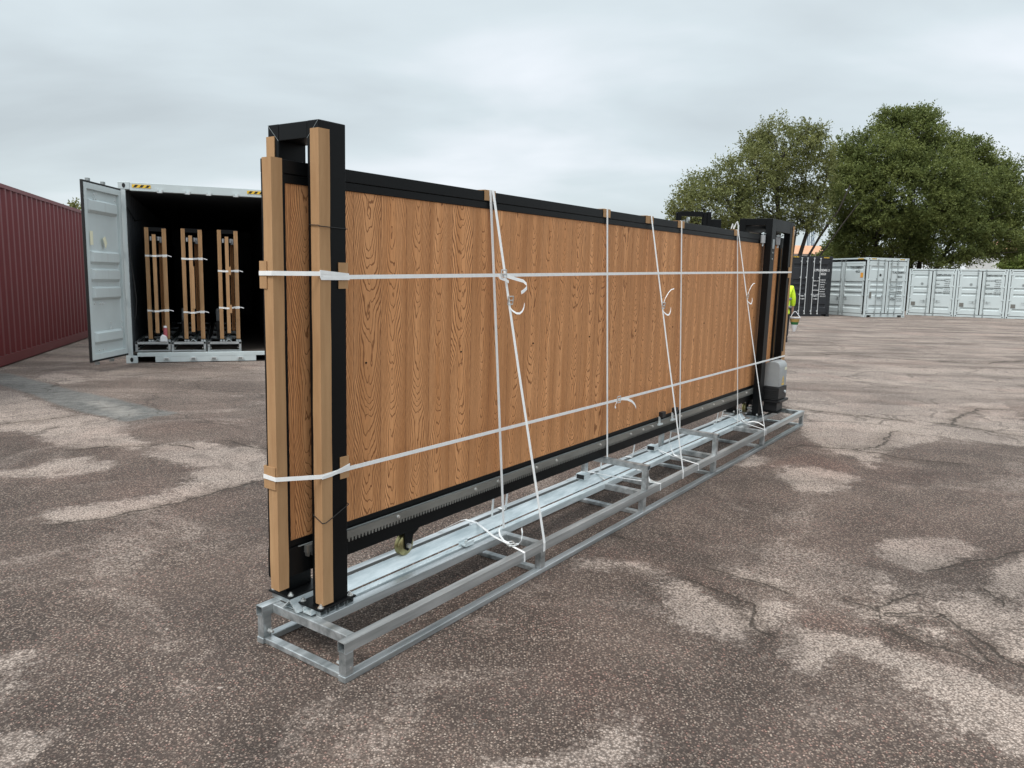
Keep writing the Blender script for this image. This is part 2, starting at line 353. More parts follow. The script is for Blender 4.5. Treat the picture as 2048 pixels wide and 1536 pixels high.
# ---------------------------------------------------------------- ground
# worn light patches (L), tarmac repair (T, U), reddish areas (R) and cracks (C), in metres on the yard
STAINS = [["L",[[0.4,4.1],[0.54,4.09],[0.74,4.06],[0.87,3.94],[0.97,3.78],[1.05,3.66],[1.1,3.54],[1.15,3.43],[1.13,3.3],[1.07,3.11],[1.01,3.08],[0.94,3.2],[0.85,3.27],[0.78,3.36],[0.75,3.55],[0.75,3.83],[0.66,3.98],[0.48,3.96],[0.39,3.99]]],["L",[[1.15,3.66],[1.22,3.68],[1.19,3.52],[1.3,3.64],[1.41,3.57],[1.36,3.47],[1.23,3.31],[1.14,3.26],[1.14,3.33],[1.16,3.46],[1.14,3.57]]],["L",[[1.18,4.01],[1.28,3.98],[1.38,3.87],[1.45,3.79],[1.41,3.74],[1.31,3.81],[1.2,3.92]]],["L",[[2.29,4.45],[2.56,4.6],[2.74,4.57],[2.82,4.44],[2.73,4.27],[2.48,4.1],[2.3,4.05],[2.2,4.12],[2.19,4.28]]],["L",[[1.18,3.14],[1.34,3.31],[1.41,3.29],[1.62,3.26],[1.69,3.18],[1.82,3.04],[1.93,2.96],[1.94,2.81],[1.94,2.63],[1.77,2.38],[1.71,2.44],[1.66,2.54],[1.69,2.69],[1.62,2.85],[1.61,3.03],[1.44,3.11],[1.31,2.97],[1.19,2.93],[1.13,3.01]]],["L",[[2.09,3.56],[2.35,3.77],[2.47,3.76],[2.45,3.61],[2.49,3.44],[2.22,3.05],[2.16,3.16],[2.19,3.3],[2.09,3.43]]],["L",[[2.67,4.07],[3.11,4.37],[2.52,3.5],[2.53,3.73],[2.52,3.86]]],["L",[[1.64,3.57],[1.78,3.56],[1.83,3.47],[1.92,3.42],[1.83,3.37],[1.73,3.44],[1.64,3.51]]],["L",[[1.84,3.55],[2.0,3.62],[2.0,3.53],[1.94,3.46],[1.84,3.49]]],["L",[[1.89,3.36],[1.98,3.36],[2.03,3.3],[1.95,3.22],[1.86,3.26]]],["L",[[-0.02,2.27],[0.06,2.31],[0.14,2.3],[0.25,2.39],[0.34,2.47],[0.38,2.54],[0.44,2.55],[0.49,2.47],[0.49,2.4],[0.43,2.32],[0.4,2.23],[-0.01,2.21]]],["L",[[1.98,3.97],[2.07,3.97],[2.09,3.77],[2.0,3.68],[1.88,3.76]]],["L",[[-2.03,2.82],[-2.0,2.9],[-1.95,2.91],[-1.89,2.84],[-1.89,2.76],[-1.82,2.64],[-1.76,2.53],[-1.79,2.46]]],["L",[[-1.73,2.37],[-1.61,2.41],[-1.54,2.44],[-1.49,2.39],[-1.5,2.31],[-1.53,2.22],[-1.59,2.17]]],["L",[[-3.05,6.46],[-2.94,6.59],[-2.72,6.64],[-2.41,6.43],[-2.23,6.47],[-2.02,6.17],[-1.78,5.8],[-1.69,5.5],[-2.0,5.16],[-2.17,4.98],[-2.27,4.71],[-2.41,4.56],[-2.58,4.39],[-2.7,4.41],[-2.88,4.47],[-2.85,4.67],[-2.64,4.8],[-2.37,4.93],[-2.33,5.36],[-2.42,5.74],[-2.66,5.83],[-2.96,6.09]]],["L",[[-6.56,9.36],[-5.95,9.15],[-5.05,8.25],[-4.56,7.88],[-4.12,7.63],[-3.73,7.3],[-3.65,6.97],[-3.26,6.63],[-3.13,6.3],[-3.48,6.35],[-3.65,6.27],[-3.84,6.36],[-4.47,6.89],[-4.89,6.93]]],["L",[[-3.56,5.55],[-3.55,5.87],[-3.36,6.0],[-3.31,5.83],[-3.05,5.8],[-3.09,5.54],[-3.33,5.37],[-3.78,5.39],[-3.79,5.51]]],["L",[[-6.76,11.09],[-6.09,10.79],[-5.76,10.11],[-5.94,9.92],[-6.65,10.51]]],["L",[[2.31,6.24],[2.56,6.27],[2.82,6.0],[2.7,5.81],[2.36,5.54],[2.15,5.56],[2.14,5.9]]],["L",[[2.13,6.71],[2.21,6.55],[2.1,6.28],[1.92,6.26]]],["L",[[3.5,9.64],[4.0,9.59],[4.93,9.59],[6.52,10.02],[5.87,8.49],[5.04,7.25],[4.43,7.68],[3.73,7.19],[3.51,7.01],[3.05,6.3],[3.06,6.62],[2.92,6.92],[2.99,7.69],[3.0,8.17],[3.26,8.95]]],["L",[[4.99,13.64],[6.23,13.2],[7.14,12.55],[7.97,11.96],[7.53,10.95],[6.61,10.83],[5.57,11.77],[4.74,12.95]]],["T",[[-8.11,11.74],[-7.39,10.98],[-6.76,10.5],[-5.41,9.37],[-4.58,8.8],[-3.94,8.27],[-3.53,8.0],[-3.59,7.84],[-3.7,7.77],[-3.73,7.57],[-3.87,7.47],[-4.2,7.72],[-4.61,7.97],[-5.18,8.47],[-5.91,9.16],[-6.88,9.94]]],["U",[[-4.82,8.52],[-4.77,8.77],[-4.4,8.45],[-3.88,7.96],[-3.87,7.61],[-4.12,7.72]]],["R",[[2.03,6.12],[2.25,6.39],[2.61,6.81],[2.8,6.77],[2.9,6.55],[2.91,6.15],[2.7,6.08],[2.55,6.31],[2.36,6.35]]],["R",[[1.38,3.45],[1.52,3.43],[1.69,3.3],[1.78,3.24],[1.98,2.96],[1.82,3.04],[1.68,3.28],[1.42,3.32]]],["R",[[0.45,4.3],[0.71,4.15],[0.95,3.98],[1.08,3.72],[0.98,3.81],[0.77,4.08],[0.43,4.14]]],["C",[[-4.9,7.18],[-4.7,7.47],[-4.51,7.73]]],["C",[[-2.68,4.38],[-2.47,4.51],[-2.33,4.67],[-2.16,4.89],[-2.0,5.16],[-1.74,5.47]]],["C",[[-2.93,6.45],[-2.85,6.41],[-2.74,6.36]]],["C",[[-3.62,6.21],[-3.45,6.36],[-3.12,6.4]]],["C",[[-2.51,6.66],[-2.23,6.45],[-1.96,6.36]]],["C",[[0.96,3.81],[1.12,3.63],[1.15,3.43],[1.13,3.3],[1.17,3.23]]],["C",[[1.2,3.55],[1.12,3.3]]],["C",[[2.35,4.04],[2.67,4.19],[3.11,4.41]]],["C",[[1.69,3.64],[1.78,3.55],[1.96,3.67],[2.07,3.71]]],["C",[[1.78,3.49],[1.96,3.46]]],["C",[[1.74,3.33],[1.84,3.17],[1.95,3.15],[1.98,3.04]]],["C",[[2.08,3.51],[2.12,3.37],[2.13,3.11],[2.16,2.99]]],["C",[[2.49,3.79],[2.47,3.64]]],["C",[[1.12,3.99],[1.25,3.88],[1.42,3.71]]],["C",[[0.61,4.5],[0.72,4.4]]],["C",[[2.58,6.95],[2.77,7.1],[2.89,7.05],[3.03,7.0],[3.14,7.04],[3.21,6.95],[3.3,6.87]]],["C",[[3.39,6.88],[3.47,6.71],[3.69,6.59],[3.92,6.53]]],["C",[[3.5,7.1],[3.75,7.54],[4.03,7.87]]],["C",[[3.33,7.06],[3.41,7.06],[3.52,7.11]]],["C",[[4.92,8.38],[5.41,9.0],[5.84,9.42],[6.12,9.4]]],["C",[[5.93,16.26],[7.2,16.68],[8.11,15.92],[9.34,15.17],[10.76,16.0]]],["C",[[3.3,9.17],[3.86,8.82],[4.39,8.5]]],["C",[[4.81,8.37],[5.11,8.06],[5.33,7.77]]]]

def grid_axis(parts):
    a = [parts[0][0]]
    for lo, hi, st in parts:
        n = max(1, int(round((hi-lo)/st))); a += list(np.linspace(lo, hi, n+1)[1:])
    return np.array(a)
gx = grid_axis([(-420,-60,60),(-60,-16,4),(-16,-7,.25),(-7,9,.075),(9,16,.25),(16,60,2),(60,420,60)])
gy = grid_axis([(-60,-4,8),(-4,1,1),(1,14,.075),(14,22,.25),(22,60,2),(60,600,60)])
XX, YY = np.meshgrid(gx, gy); PX = XX.ravel(); PY = YY.ravel()
def seg_dist(px, py, a, b):
    ax, ay = a; bx, by = b; dx, dy = bx-ax, by-ay; l2 = dx*dx+dy*dy+1e-9
    t = np.clip(((px-ax)*dx+(py-ay)*dy)/l2, 0, 1); return np.hypot(px-ax-t*dx, py-ay-t*dy)
def poly_sd(px, py, P):
    d = np.full(px.shape, 1e9); ins = np.zeros(px.shape, bool); n = len(P)
    for i in range(n):
        a, b = P[i], P[(i+1) % n]; d = np.minimum(d, seg_dist(px, py, a, b))
        c = ((a[1] > py) != (b[1] > py)) & (px < (b[0]-a[0])*(py-a[1])/((b[1]-a[1])+1e-12)+a[0]); ins ^= c
    return np.where(ins, d, -d)
fields = {}
for key in 'LTUR':
    f = np.full(PX.shape, -1e9)
    for k, P in STAINS:
        if k == key:
            f = np.maximum(f, poly_sd(PX, PY, P))
    fields[key] = np.clip(f, -.5, .5)
f = np.full(PX.shape, 1e9); fs_ = np.ones(PX.shape)
for k, P in STAINS:
    if k == 'C':
        for a, b in zip(P[:-1], P[1:]):
            dd_ = seg_dist(PX, PY, a, b)*4.0/max(4.0, .8*math.hypot((a[0]+b[0])/2, (a[1]+b[1])/2))
            sg_ = np.sign((b[0]-a[0])*(PY-a[1])-(b[1]-a[1])*(PX-a[0])); near_ = dd_ < f
            f = np.where(near_, dd_, f); fs_ = np.where(near_, sg_, fs_)
fields['C'] = np.clip(f, 0, 1); fields['S'] = np.clip(f, 0, 1)*fs_
A0 = np.array([GO.x, GO.y]); A1 = A0+np.array([ex.x, ex.y])*6.5
dd = seg_dist(PX, PY, A0, A1)
w = 1-np.clip((dd-1.2)/4.5, 0, 1); w = w*w*(3-2*w)
zp_ = GO.z-(ez.x*(PX-GO.x)+ez.y*(PY-GO.y))/ez.z
PZ = w*zp_
me = bpy.data.meshes.new('ground'); nx, ny = len(gx), len(gy)
idx = np.arange(nx*ny).reshape(ny, nx)
q = np.stack([idx[:-1,:-1], idx[:-1,1:], idx[1:,1:], idx[1:,:-1]], -1).reshape(-1, 4)
me.from_pydata(np.stack([PX, PY, PZ], 1).tolist(), [], q.tolist())
for k, v in fields.items():
    at_ = me.attributes.new('st'+k, 'FLOAT', 'POINT'); at_.data.foreach_set('value', v.astype(np.float32))
me.polygons.foreach_set('use_smooth', [True]*len(me.polygons))
go = bpy.data.objects.new('ground', me); COL.objects.link(go); go['kind'] = 'structure'
go['label'] = 'worn reddish grey asphalt yard with pale patches and cracks'

def ground_mat():
    m, t, b = mat('worn_asphalt', (.2, .17, .16), .85, 0, .3)
    L = t.links.new
    def mth(op, *a):
        n = N(t, 'ShaderNodeMath', operation=op)
        for i, v in enumerate(a):
            if isinstance(v, (int, float)): n.inputs[i].default_value = v
            else: L(v, n.inputs[i])
        return n.outputs[0]
    def sm(v, lo, hi, o0=0, o1=1):
        n = N(t, 'ShaderNodeMapRange', interpolation_type='SMOOTHSTEP')
        n.inputs[1].default_value = lo; n.inputs[2].default_value = hi; n.inputs[3].default_value = o0; n.inputs[4].default_value = o1
        L(v, n.inputs[0]); return n.outputs[0]
    def mix(f, a, c, mode='MIX'):
        n = N(t, 'ShaderNodeMixRGB', blend_type=mode)
        for i, v in enumerate((f, a, c)):
            if isinstance(v, (int, float)): n.inputs[i].default_value = v
            elif isinstance(v, tuple): n.inputs[i].default_value = (*v, 1)
            else: L(v, n.inputs[i])
        return n.outputs[0]
    tcn = N(t, 'ShaderNodeTexCoord'); P = tcn.outputs['Object']
    def noise(sc, det=4, ro=.55, vec=None, dist=0):
        n = N(t, 'ShaderNodeTexNoise'); n.inputs['Scale'].default_value = sc; n.inputs['Detail'].default_value = det; n.inputs['Roughness'].default_value = ro
        n.inputs['Distortion'].default_value = dist; L(vec or P, n.inputs['Vector']); return n.outputs[0]
    def attr(k):
        n = N(t, 'ShaderNodeAttribute'); n.attribute_name = 'st'+k; return n.outputs['Fac']
    nbig = noise(.35, 6, .6); nmid = noise(1.7, 6, .6, dist=.4); nfin = noise(9, 5, .65); ngr = noise(45, 3, .6)
    edge = mth('ADD', mth('MULTIPLY', mth('SUBTRACT', nmid, .5), .32), mth('MULTIPLY', mth('SUBTRACT', nfin, .5), .30)); edge = mth('ADD', edge, mth('MULTIPLY', mth('SUBTRACT', ngr, .5), .22))
    fL = sm(mth('ADD', attr('L'), edge), -.055, .045)
    fL = mth('MULTIPLY', fL, sm(noise(3.2, 5, .65, dist=.6), .28, .5, .45, 1.0))
    # far yard: streaky worn areas everywhere beyond the near zone
    vl = N(t, 'ShaderNodeVectorMath', operation='LENGTH'); L(P, vl.inputs[0])
    far = sm(vl.outputs['Value'], 7.5, 14)
    strk = N(t, 'ShaderNodeMapping'); strk.inputs['Rotation'].default_value = (0, 0, .25); strk.inputs['Scale'].default_value = (.35, 1.3, 1); L(P, strk.inputs[0])
    nst = noise(.75, 7, .66, strk.outputs[0], .6)
    fF = mth('MULTIPLY', sm(nst, .36, .62, .25, 1.0), far)
    nearw = mth('MULTIPLY', mth('MULTIPLY', sm(noise(.8, 7, .68, dist=.8), .52, .62), sm(ngr, .35, .6)), .55)
    fl = mth('MINIMUM', mth('ADD', mth('MAXIMUM', fL, fF), nearw), 1.0)
    # aggregate
    vo = N(t, 'ShaderNodeTexVoronoi'); vo.inputs['Scale'].default_value = 92; L(P, vo.inputs['Vector'])
    vs_ = N(t, 'ShaderNodeSeparateColor'); L(vo.outputs['Color'], vs_.inputs[0])
    v2 = N(t, 'ShaderNodeTexVoronoi'); v2.inputs['Scale'].default_value = 160; L(P, v2.inputs['Vector'])
    vs2 = N(t, 'ShaderNodeSeparateColor'); L(v2.outputs['Color'], vs2.inputs[0])
    stone = sm(vs_.outputs[0], .30, 1.0)
    body = sm(vo.outputs['Distance'], .62, .25)
    stn = mth('MULTIPLY', stone, body)
    small = mth('MULTIPLY', sm(vs2.outputs[1], .62, 1.0), .65)
    sf = mth('MAXIMUM', stn, small)
    dark = mix(sm(nmid, .3, .7), (.038, .029, .0245), (.080, .061, .052))
    stcol = mix(vs_.outputs[1], (.27, .205, .165), (.50, .43, .37))
    stcol = mix(mth('MULTIPLY', sm(vs_.outputs[2], .7, 1.0), .7), stcol, (.36, .19, .16))
    A = mix(mth('MULTIPLY', sf, .72), dark, stcol)
    worn = mix(sm(ngr, .3, .7), (.29, .245, .212), (.45, .39, .345))
    worn = mix(mth('MULTIPLY', sf, .55), worn, (.50, .46, .42))
    worn = mix(mth('MULTIPLY', sm(vo.outputs['Distance'], .35, .75), .5), worn, (.13, .105, .09))
    col = mix(mth('MULTIPLY', fl, .78), A, worn)
    gap_shade = sm(vo.outputs['Distance'], .42, .78); col = mix(mth('MULTIPLY', gap_shade, .62), col, (.035, .028, .024))  # shade between the stones painted into the colour
    # reddish tone
    fr = mth('MAXIMUM', sm(mth('ADD', attr('R'), mth('MULTIPLY', edge, .6)), -.1, .12), mth('MULTIPLY', sm(noise(.5, 4, .6), .5, .7), .55))
    col = mix(mth('MULTIPLY', fr, .32), col, mix(1.0, col, (1.22, .84, .78), 'MULTIPLY'))
    # tarmac repair strip
    ft = sm(mth('ADD', attr('T'), mth('MULTIPLY', edge, .35)), -.04, .06)
    tar = mix(sm(nfin, .35, .7), (.075, .085, .085), (.15, .16, .155)); tar = mix(mth('MULTIPLY', sf, .5), tar, (.24, .235, .22))
    col = mix(mth('MULTIPLY', ft, .8), col, tar)
    fu = sm(mth('ADD', attr('U'), mth('MULTIPLY', edge, .8)), -.05, .12)
    col = mix(mth('MULTIPLY', fu, .5), col, (.26, .255, .235))
    # small pale flecks
    n9 = noise(24, 2, .5); col = mix(mth('MULTIPLY', sm(n9, .74, .80), .4), col, (.55, .5, .45))
    # damp, darker borders round the worn areas
    ring = mth('MULTIPLY', mth('MULTIPLY', fL, mth('SUBTRACT', 1.0, fL)), 2.0)
    col = mix(mth('MULTIPLY', ring, .35), col, (.05, .04, .034))
    # cracks
    cw = mth('ADD', attr('S'), mth('MULTIPLY', mth('SUBTRACT', nfin, .5), .10))
    cw = mth('ADD', cw, mth('MULTIPLY', mth('SUBTRACT', nmid, .5), .14)); cw = mth('MAXIMUM', mth('ABSOLUTE', cw), mth('SUBTRACT', attr('C'), .045))
    fc = mth('MULTIPLY', sm(cw, .013, .003), sm(ngr, .34, .48))
    vc = N(t, 'ShaderNodeTexVoronoi'); vc.feature = 'DISTANCE_TO_EDGE'; vc.inputs['Scale'].default_value = .62
    dist = N(t, 'ShaderNodeVectorMath', operation='ADD'); nv = N(t, 'ShaderNodeTexNoise'); nv.inputs['Scale'].default_value = 2.2; nv.inputs['Detail'].default_value = 5; L(P, nv.inputs['Vector'])
    sc_ = N(t, 'ShaderNodeVectorMath', operation='SCALE'); sc_.inputs[3].default_value = .7; L(nv.outputs['Color'], sc_.inputs[0]); L(P, dist.inputs[0]); L(sc_.outputs[0], dist.inputs[1]); L(dist.outputs[0], vc.inputs['Vector'])
    fc2 = mth('MULTIPLY', mth('MULTIPLY', sm(vc.outputs['Distance'], .016, .002), mth('MAXIMUM', mth('MULTIPLY', sm(nbig, .40, .52), sm(vl.outputs['Value'], 6.0, 8.5)), mth('MULTIPLY', fL, .35))), .6)
    fcc = mth('MAXIMUM', fc, fc2)
    col = mix(mth('MULTIPLY', fcc, .85), col, (.035, .028, .022))
    # soft dark band following each crack
    fb = mth('MULTIPLY', sm(attr('C'), .12, .0), .42)
    col = mix(fb, col, mix(1.0, col, (.45, .42, .38), 'MULTIPLY'))
    tone = mix(sm(noise(.9, 5, .62, dist=.5), .3, .7), (.96, .905, .88), (1.44, 1.35, 1.30)); col = mix(1.0, col, tone, 'MULTIPLY')
    L(col, b.inputs['Base Color'])
    h = mth('ADD', mth('MULTIPLY', mth('MULTIPLY', body, vs_.outputs[0]), .010), mth('MULTIPLY', nfin, .006))
    h = mth('ADD', h, mth('MULTIPLY', nmid, .02)); h = mth('SUBTRACT', h, mth('MULTIPLY', fcc, .008)); h = mth('ADD', h, mth('MULTIPLY', ngr, .0025))
    bp = N(t, 'ShaderNodeBump'); bp.inputs['Strength'].default_value = .9; bp.inputs['Distance'].default_value = 1.0
    L(h, bp.inputs['Height']); L(bp.outputs[0], b.inputs['Normal'])
    return m
me.materials.append(ground_mat())

# ================================================================ the big gate assembly (frame coordinates: X along, Y across, Z up)
L_ = 6.48
T = Thing('transport_cradle', 'long galvanised steel cradle under the big wood and black gate on open asphalt', 'steel frame', G)
for y in (0, .50):
    T.part('lower_rail', MB().box(0, L_, y, y+.04, 0, .026), M['steel'], bevel=.003)
    T.part('upper_rail', MB().htube('x', 0, L_, y, y+.04, .122, .165), M['steel'])
for x in (.004, 1.36, 2.585, 3.86, 5.10, 6.43):
    T.part('lower_crossbar', MB().box(x+.006, x+.046, .04, .50, .001, .025), M['steel'], bevel=.003)
for x in (.052, 1.375, 2.60, 2.86, 3.68, 3.90, 5.13, 6.43):
    T.part('upper_crossbar', MB().box(x, x+.04, .04, .50, .1235, .1625), M['steel'], bevel=.003)
for x in (.004, 1.365, 2.59, 3.865, 5.105, 6.432):
    for y in (.001, .501):
        T.part('upright', MB().box(x, x+.042, y, y+.038, .026, .122), M['steel'], bevel=.003)
T.part('inner_rail', MB().box(.092, 1.375, .236, .276, .124, .1645), M['steel'], bevel=.003)
T.part('inner_rail', MB().box(.0925, 5.60, .2965, .331, .1245, .1655), M['zinc'], bevel=.003)  # steel rail in paler zinc: its bright top reflection put into the colour
T.part('inner_rail', MB().box(5.17, 6.43, .225, .265, .124, .1645), M['steel'], bevel=.003)
for xb in (2.615, 3.88):
    for y in (.003, .462):
        T.part('raised_post', MB().box(xb+.004, xb+.041, y, y+.036, .165, .301), M['steel'], bevel=.003)
    T.part('raised_bar', MB().htube('y', -.002, .50, xb, xb+.044, .301, .334), M['steel'])
for y in (.02, .52):
    mb = MB()
    for z in (.055,):
        mb.cyl((.03, y-.02 if y < .1 else y-.05, z), (.03, y+.055 if y < .1 else y-.02, z), .006, 8).cyl((.03, y+.02 if y < .1 else y-.035, z), (.03, y+.032 if y < .1 else y-.024, z), .011, 6)
    T.part('clamp_bolt', mb, M['bolt'])

# floor track: inverted V on a flat plate
t_ = Thing('floor_track', 'pale galvanised floor track with raised V ridge lying along the steel cradle', 'gate track', G, (.06, .388, .165))
t_.part('base_plate', MB().box(.07, 5.62, .343, .434, .1655, .1685), M['zinc'])
yc = .388
prof = [(yc-.049, .169), (yc, .2125), (yc+.049, .169), (yc+.042, .169), (yc, .2065), (yc-.042, .169)]
t_.part('ridge', MB().prism(prof, lambda a, b: (.05, a, b), lambda a, b: (5.60, a, b)), M['zinc'])
for i, (x, y) in enumerate([(.10, .305), (1.10, .30)]):
    c = Thing('clamp_bracket', ['small galvanised slotted clamp plate beside the track end under the corner post', 'small open steel clamp box beside the track near the first cross tie'][i], 'clamp bracket', G, (x, y, .165))
    mb = MB().box(x-.03, x+.035, y-.03, y+.02, .1705, .176).box(x-.03, x+.035, y-.03, y-.025, .176, .192).box(x-.03, x+.035, y+.015, y+.02, .176, .192)
    c.part('plate', mb, M['zinc']); c.part('bolt', MB().cyl((x, y-.005, .176), (x, y-.005, .190), .008, 6), M['bolt'])
for i, (x, tx) in enumerate([(2.42, 'black ended steel block on the track before the nearer raised crossbar'), (3.50, 'black ended steel block on the track just before the farther raised crossbar')]):
    c = Thing('end_stop', tx, 'gate stop', G, (x, .388, .21))
    c.part('shell', MB().htube('x', x, x+.075, .355, .42, .2135, .250), M['zinc']); c.part('rubber_pad', MB().box(x+.004, x+.02, .3585, .4165, .217, .2465), M['blackp'])

# leaf
LY0, LY1 = .345, .409
leaf = Thing('sliding_gate_leaf', 'long sliding gate leaf of brown wood grain boards in a black frame, strapped upright', 'gate', G, (3.1, .377, .205))
leaf.part('top_rail', MB().box(-.03, 6.42, LY0, LY1, 1.921, 1.971), M['black'], bevel=.002)
leaf.part('top_bead', MB().box(.03, 6.292, LY0+.003, LY1-.003, 1.886, 1.9195), M['black'], bevel=.002)
leaf.part('bottom_rail', MB().box(-.03, 6.42, LY0-.004, LY1+.004, .335, .454), M['black'], bevel=.002)
leaf.part('bottom_bead', MB().box(.03, 6.292, LY0+.003, LY1-.003, .4565, .482), M['black'], bevel=.002)
leaf.part('rack_flange', MB().box(.06, 6.25, LY0-.012, LY0-.0055, .4535, .4555), M['rod'])
leaf.part('end_stile', MB().box(-.03, .032, LY0+.001, LY1-.001, .454, 1.921), M['black'], bevel=.002)
leaf.part('end_stile', MB().box(6.292, 6.42, LY0+.001, LY1-.001, .454, 1.921), M['black'], bevel=.002)
leaf.part('board_panel', MB().box(.032, 6.292, LY0+.008, LY1-.008, .482, 1.886), M['wood'])
rk = MB().box(.09, 6.1, LY0-.026, LY0-.006, .421, .4515)
for i in range(int(6.0/.02)):
    x = .092+i*.02
    rk.add([(x, LY0-.025, .421), (x+.014, LY0-.025, .421), (x+.010, LY0-.025, .404), (x+.004, LY0-.025, .404),
            (x, LY0-.007, .421), (x+.014, LY0-.007, .421), (x+.010, LY0-.007, .404), (x+.004, LY0-.007, .404)],
           [(0,1,2,3), (7,6,5,4), (0,4,5,1), (1,5,6,2), (2,6,7,3), (3,7,4,0)])
gr = leaf.part('gear_rack', rk, M['rack'])
for x in (.62, 1.20, 1.40, 1.78, 2.0, 2.55, 3.0, 3.2, 3.36, 3.9, 4.35, 4.62, 4.85, 5.5):
    leaf.part('bolt', MB().cyl((x, LY0-.034, .439), (x, LY0-.027, .439), .007, 6).cyl((x, LY0-.028, .439), (x, LY0-.0265, .439), .0095, 10), M['bolt'], parent=gr)
for x in (3.46, 3.70):
    lb = leaf.part('limit_bracket', MB().box(x-.004, x+.012, LY0-.040, LY0-.028, .44, .50).box(x-.02, x+.05, LY0-.044, LY0-.028, .432, .444), M['zinc'])
    leaf.part('magnet_block', MB().box(x-.004, x+.06, LY0-.060, LY0-.028, .492, .535), M['blackp'], parent=lb, bevel=.003)
for x in (.45, 1.1, 1.75, 2.4, 3.05, 3.7, 4.35, 5.0, 5.65):
    leaf.part('screw_row', merge(*[MB().cyl((x+dx, LY0+.004, z), (x+dx, LY0+.009, z), .0045, 8) for dx in (0,) for z in (1.17,)]), M['black'])
for x in (.733, 5.70):
    wy = .388
    wb = leaf.part('wheel_bracket', MB().prism([(-.022, .334), (.078, .334), (.074, .318), (.040, .300), (.022, .240), (.0, .228), (-.016, .240), (-.020, .30)], lambda a, b: (x+a, wy-.026, b), lambda a, b: (x+a, wy-.021, b))
        .prism([(-.022, .334), (.078, .334), (.074, .318), (.040, .300), (.022, .240), (.0, .228), (-.016, .240), (-.020, .30)], lambda a, b: (x+a, wy+.021, b), lambda a, b: (x+a, wy+.026, b)).box(x-.07, x+.08, wy-.03, wy+.03, .326, .3345), M['black'])
    leaf.part('wheel', MB().lathe([(.012, -.017), (.046, -.017), (.052, -.013), (.052, -.010), (.040, 0), (.052, .010), (.052, .013), (.046, .017), (.012, .017)], (x, wy, .256), (0, 1, 0), 40), M['brass'], parent=wb, smooth_angle=35)
    leaf.part('axle_nut', MB().cyl((x, wy-.040, .256), (x, wy-.026, .256), .012, 12), M['bolt'], parent=wb)

def base_plate(T, x0, x1, y0, y1, z=.19):
    p = T.part('base_plate', MB().box(x0, x1, y0, y1, z, z+.008), M['black'], bevel=.003)
    for x in (x0+.02, x1-.02):
        for y in (y0+.018, y1-.018):
            T.part('bolt', MB().cyl((x, y, z+.008), (x, y, z+.011), .013, 12).cyl((x, y, z+.011), (x, y, z+.018), .0085, 6).cyl((x, y, z+.018), (x, y, z+.024), .0045, 8), M['bolt'], parent=p)
    tb = MB()
    for x in np.linspace(x0+.012, x1-.04, 4):
        tb.htube('y', y0+.012, y1-.012, x, x+.034, .1655, .1898, .002)
    T.part('packing_tube', tb, M['steel'], parent=p)

# near portal
NZ = 2.123
P1 = Thing('guide_portal', 'tall black steel gate portal at the near corner of the cradle', 'gate post', G, (.18, .40, .19))
P1.part('post', MB().box(.115, .248, .253, .318, .198, NZ), M['black'], bevel=.003)
P1.part('post', MB().box(.115, .248, .486, .551, .198, NZ), M['black'], bevel=.003)
P1.part('top_beam', MB().box(.1155, .2475, .318, .486, NZ-.064, NZ-.0005), M['black'], bevel=.003)
base_plate(P1, .082, .282, .236, .382); base_plate(P1, .082, .282, .425, .568)
# mitred joint lines
P1.part('weld_seam', MB().ribbon([(.1147, .3175, NZ-.064), (.1147, .2535, NZ-.001)], (0, .0018, 0), .0005).ribbon([(.1147, .4865, NZ-.064), (.1147, .5505, NZ-.001)], (0, .0018, 0), .0005), M['rod'])
# far portal: two arches joined along the top
FZ = 2.127
P2 = Thing('motor_portal', 'boxy black double arch portal carrying the gate motor at the far end of the cradle', 'gate post', G, (6.05, .40, .19))
for x0 in (5.70, 6.315):
    for y0 in (.253, .515):
        P2.part('post', MB().box(x0, x0+.13, y0, y0+.065, .198, FZ), M['black'], bevel=.003)
    P2.part('cross_beam', MB().box(x0+.0005, x0+.1295, .318, .515, FZ-.066, FZ-.0005), M['black'], bevel=.003)
for y0 in (.253, .515):
    P2.part('long_beam', MB().box(5.83, 6.315, y0+.001, y0+.064, FZ-.118, FZ-.001), M['black'], bevel=.003)
base_plate(P2, 5.655, 5.86, .236, .382); base_plate(P2, 5.655, 5.86, .470, .60); P2.part('base_plate', MB().box(6.27, 6.47, .236, .385, .19, .198), M['black'])
P2.part('motor_plate', MB().box(5.93, 6.235, .12, .40, .195, .205), M['black'], bevel=.003)
P2.part('base_plate', MB().box(6.27, 6.47, .47, .60, .19, .197), M['black'], bevel=.003)
for x, y in ((5.655, .321), (6.13, .318)):
    rb = P2.part('roller_arm', MB().box(x-.02, x+.10, y-.012, y+.012, 1.975, 1.985).cyl((x, y, 1.86), (x, y, 1.99), .008, 8), M['zinc'])
    P2.part('guide_roller', MB().cyl((x, y, 1.89), (x, y, 1.965), .0225, 20), M['nylon'], parent=rb, smooth_angle=40)
mb = MB()
for z in (1.86, 1.80, 1.74): mb.cyl((5.76, .246, z), (5.76, .253, z), .009, 10)
mb.box(5.735, 5.79, .2475, .2528, 1.84, 1.93)
P2.part('latch_plate', mb, M['rod'])

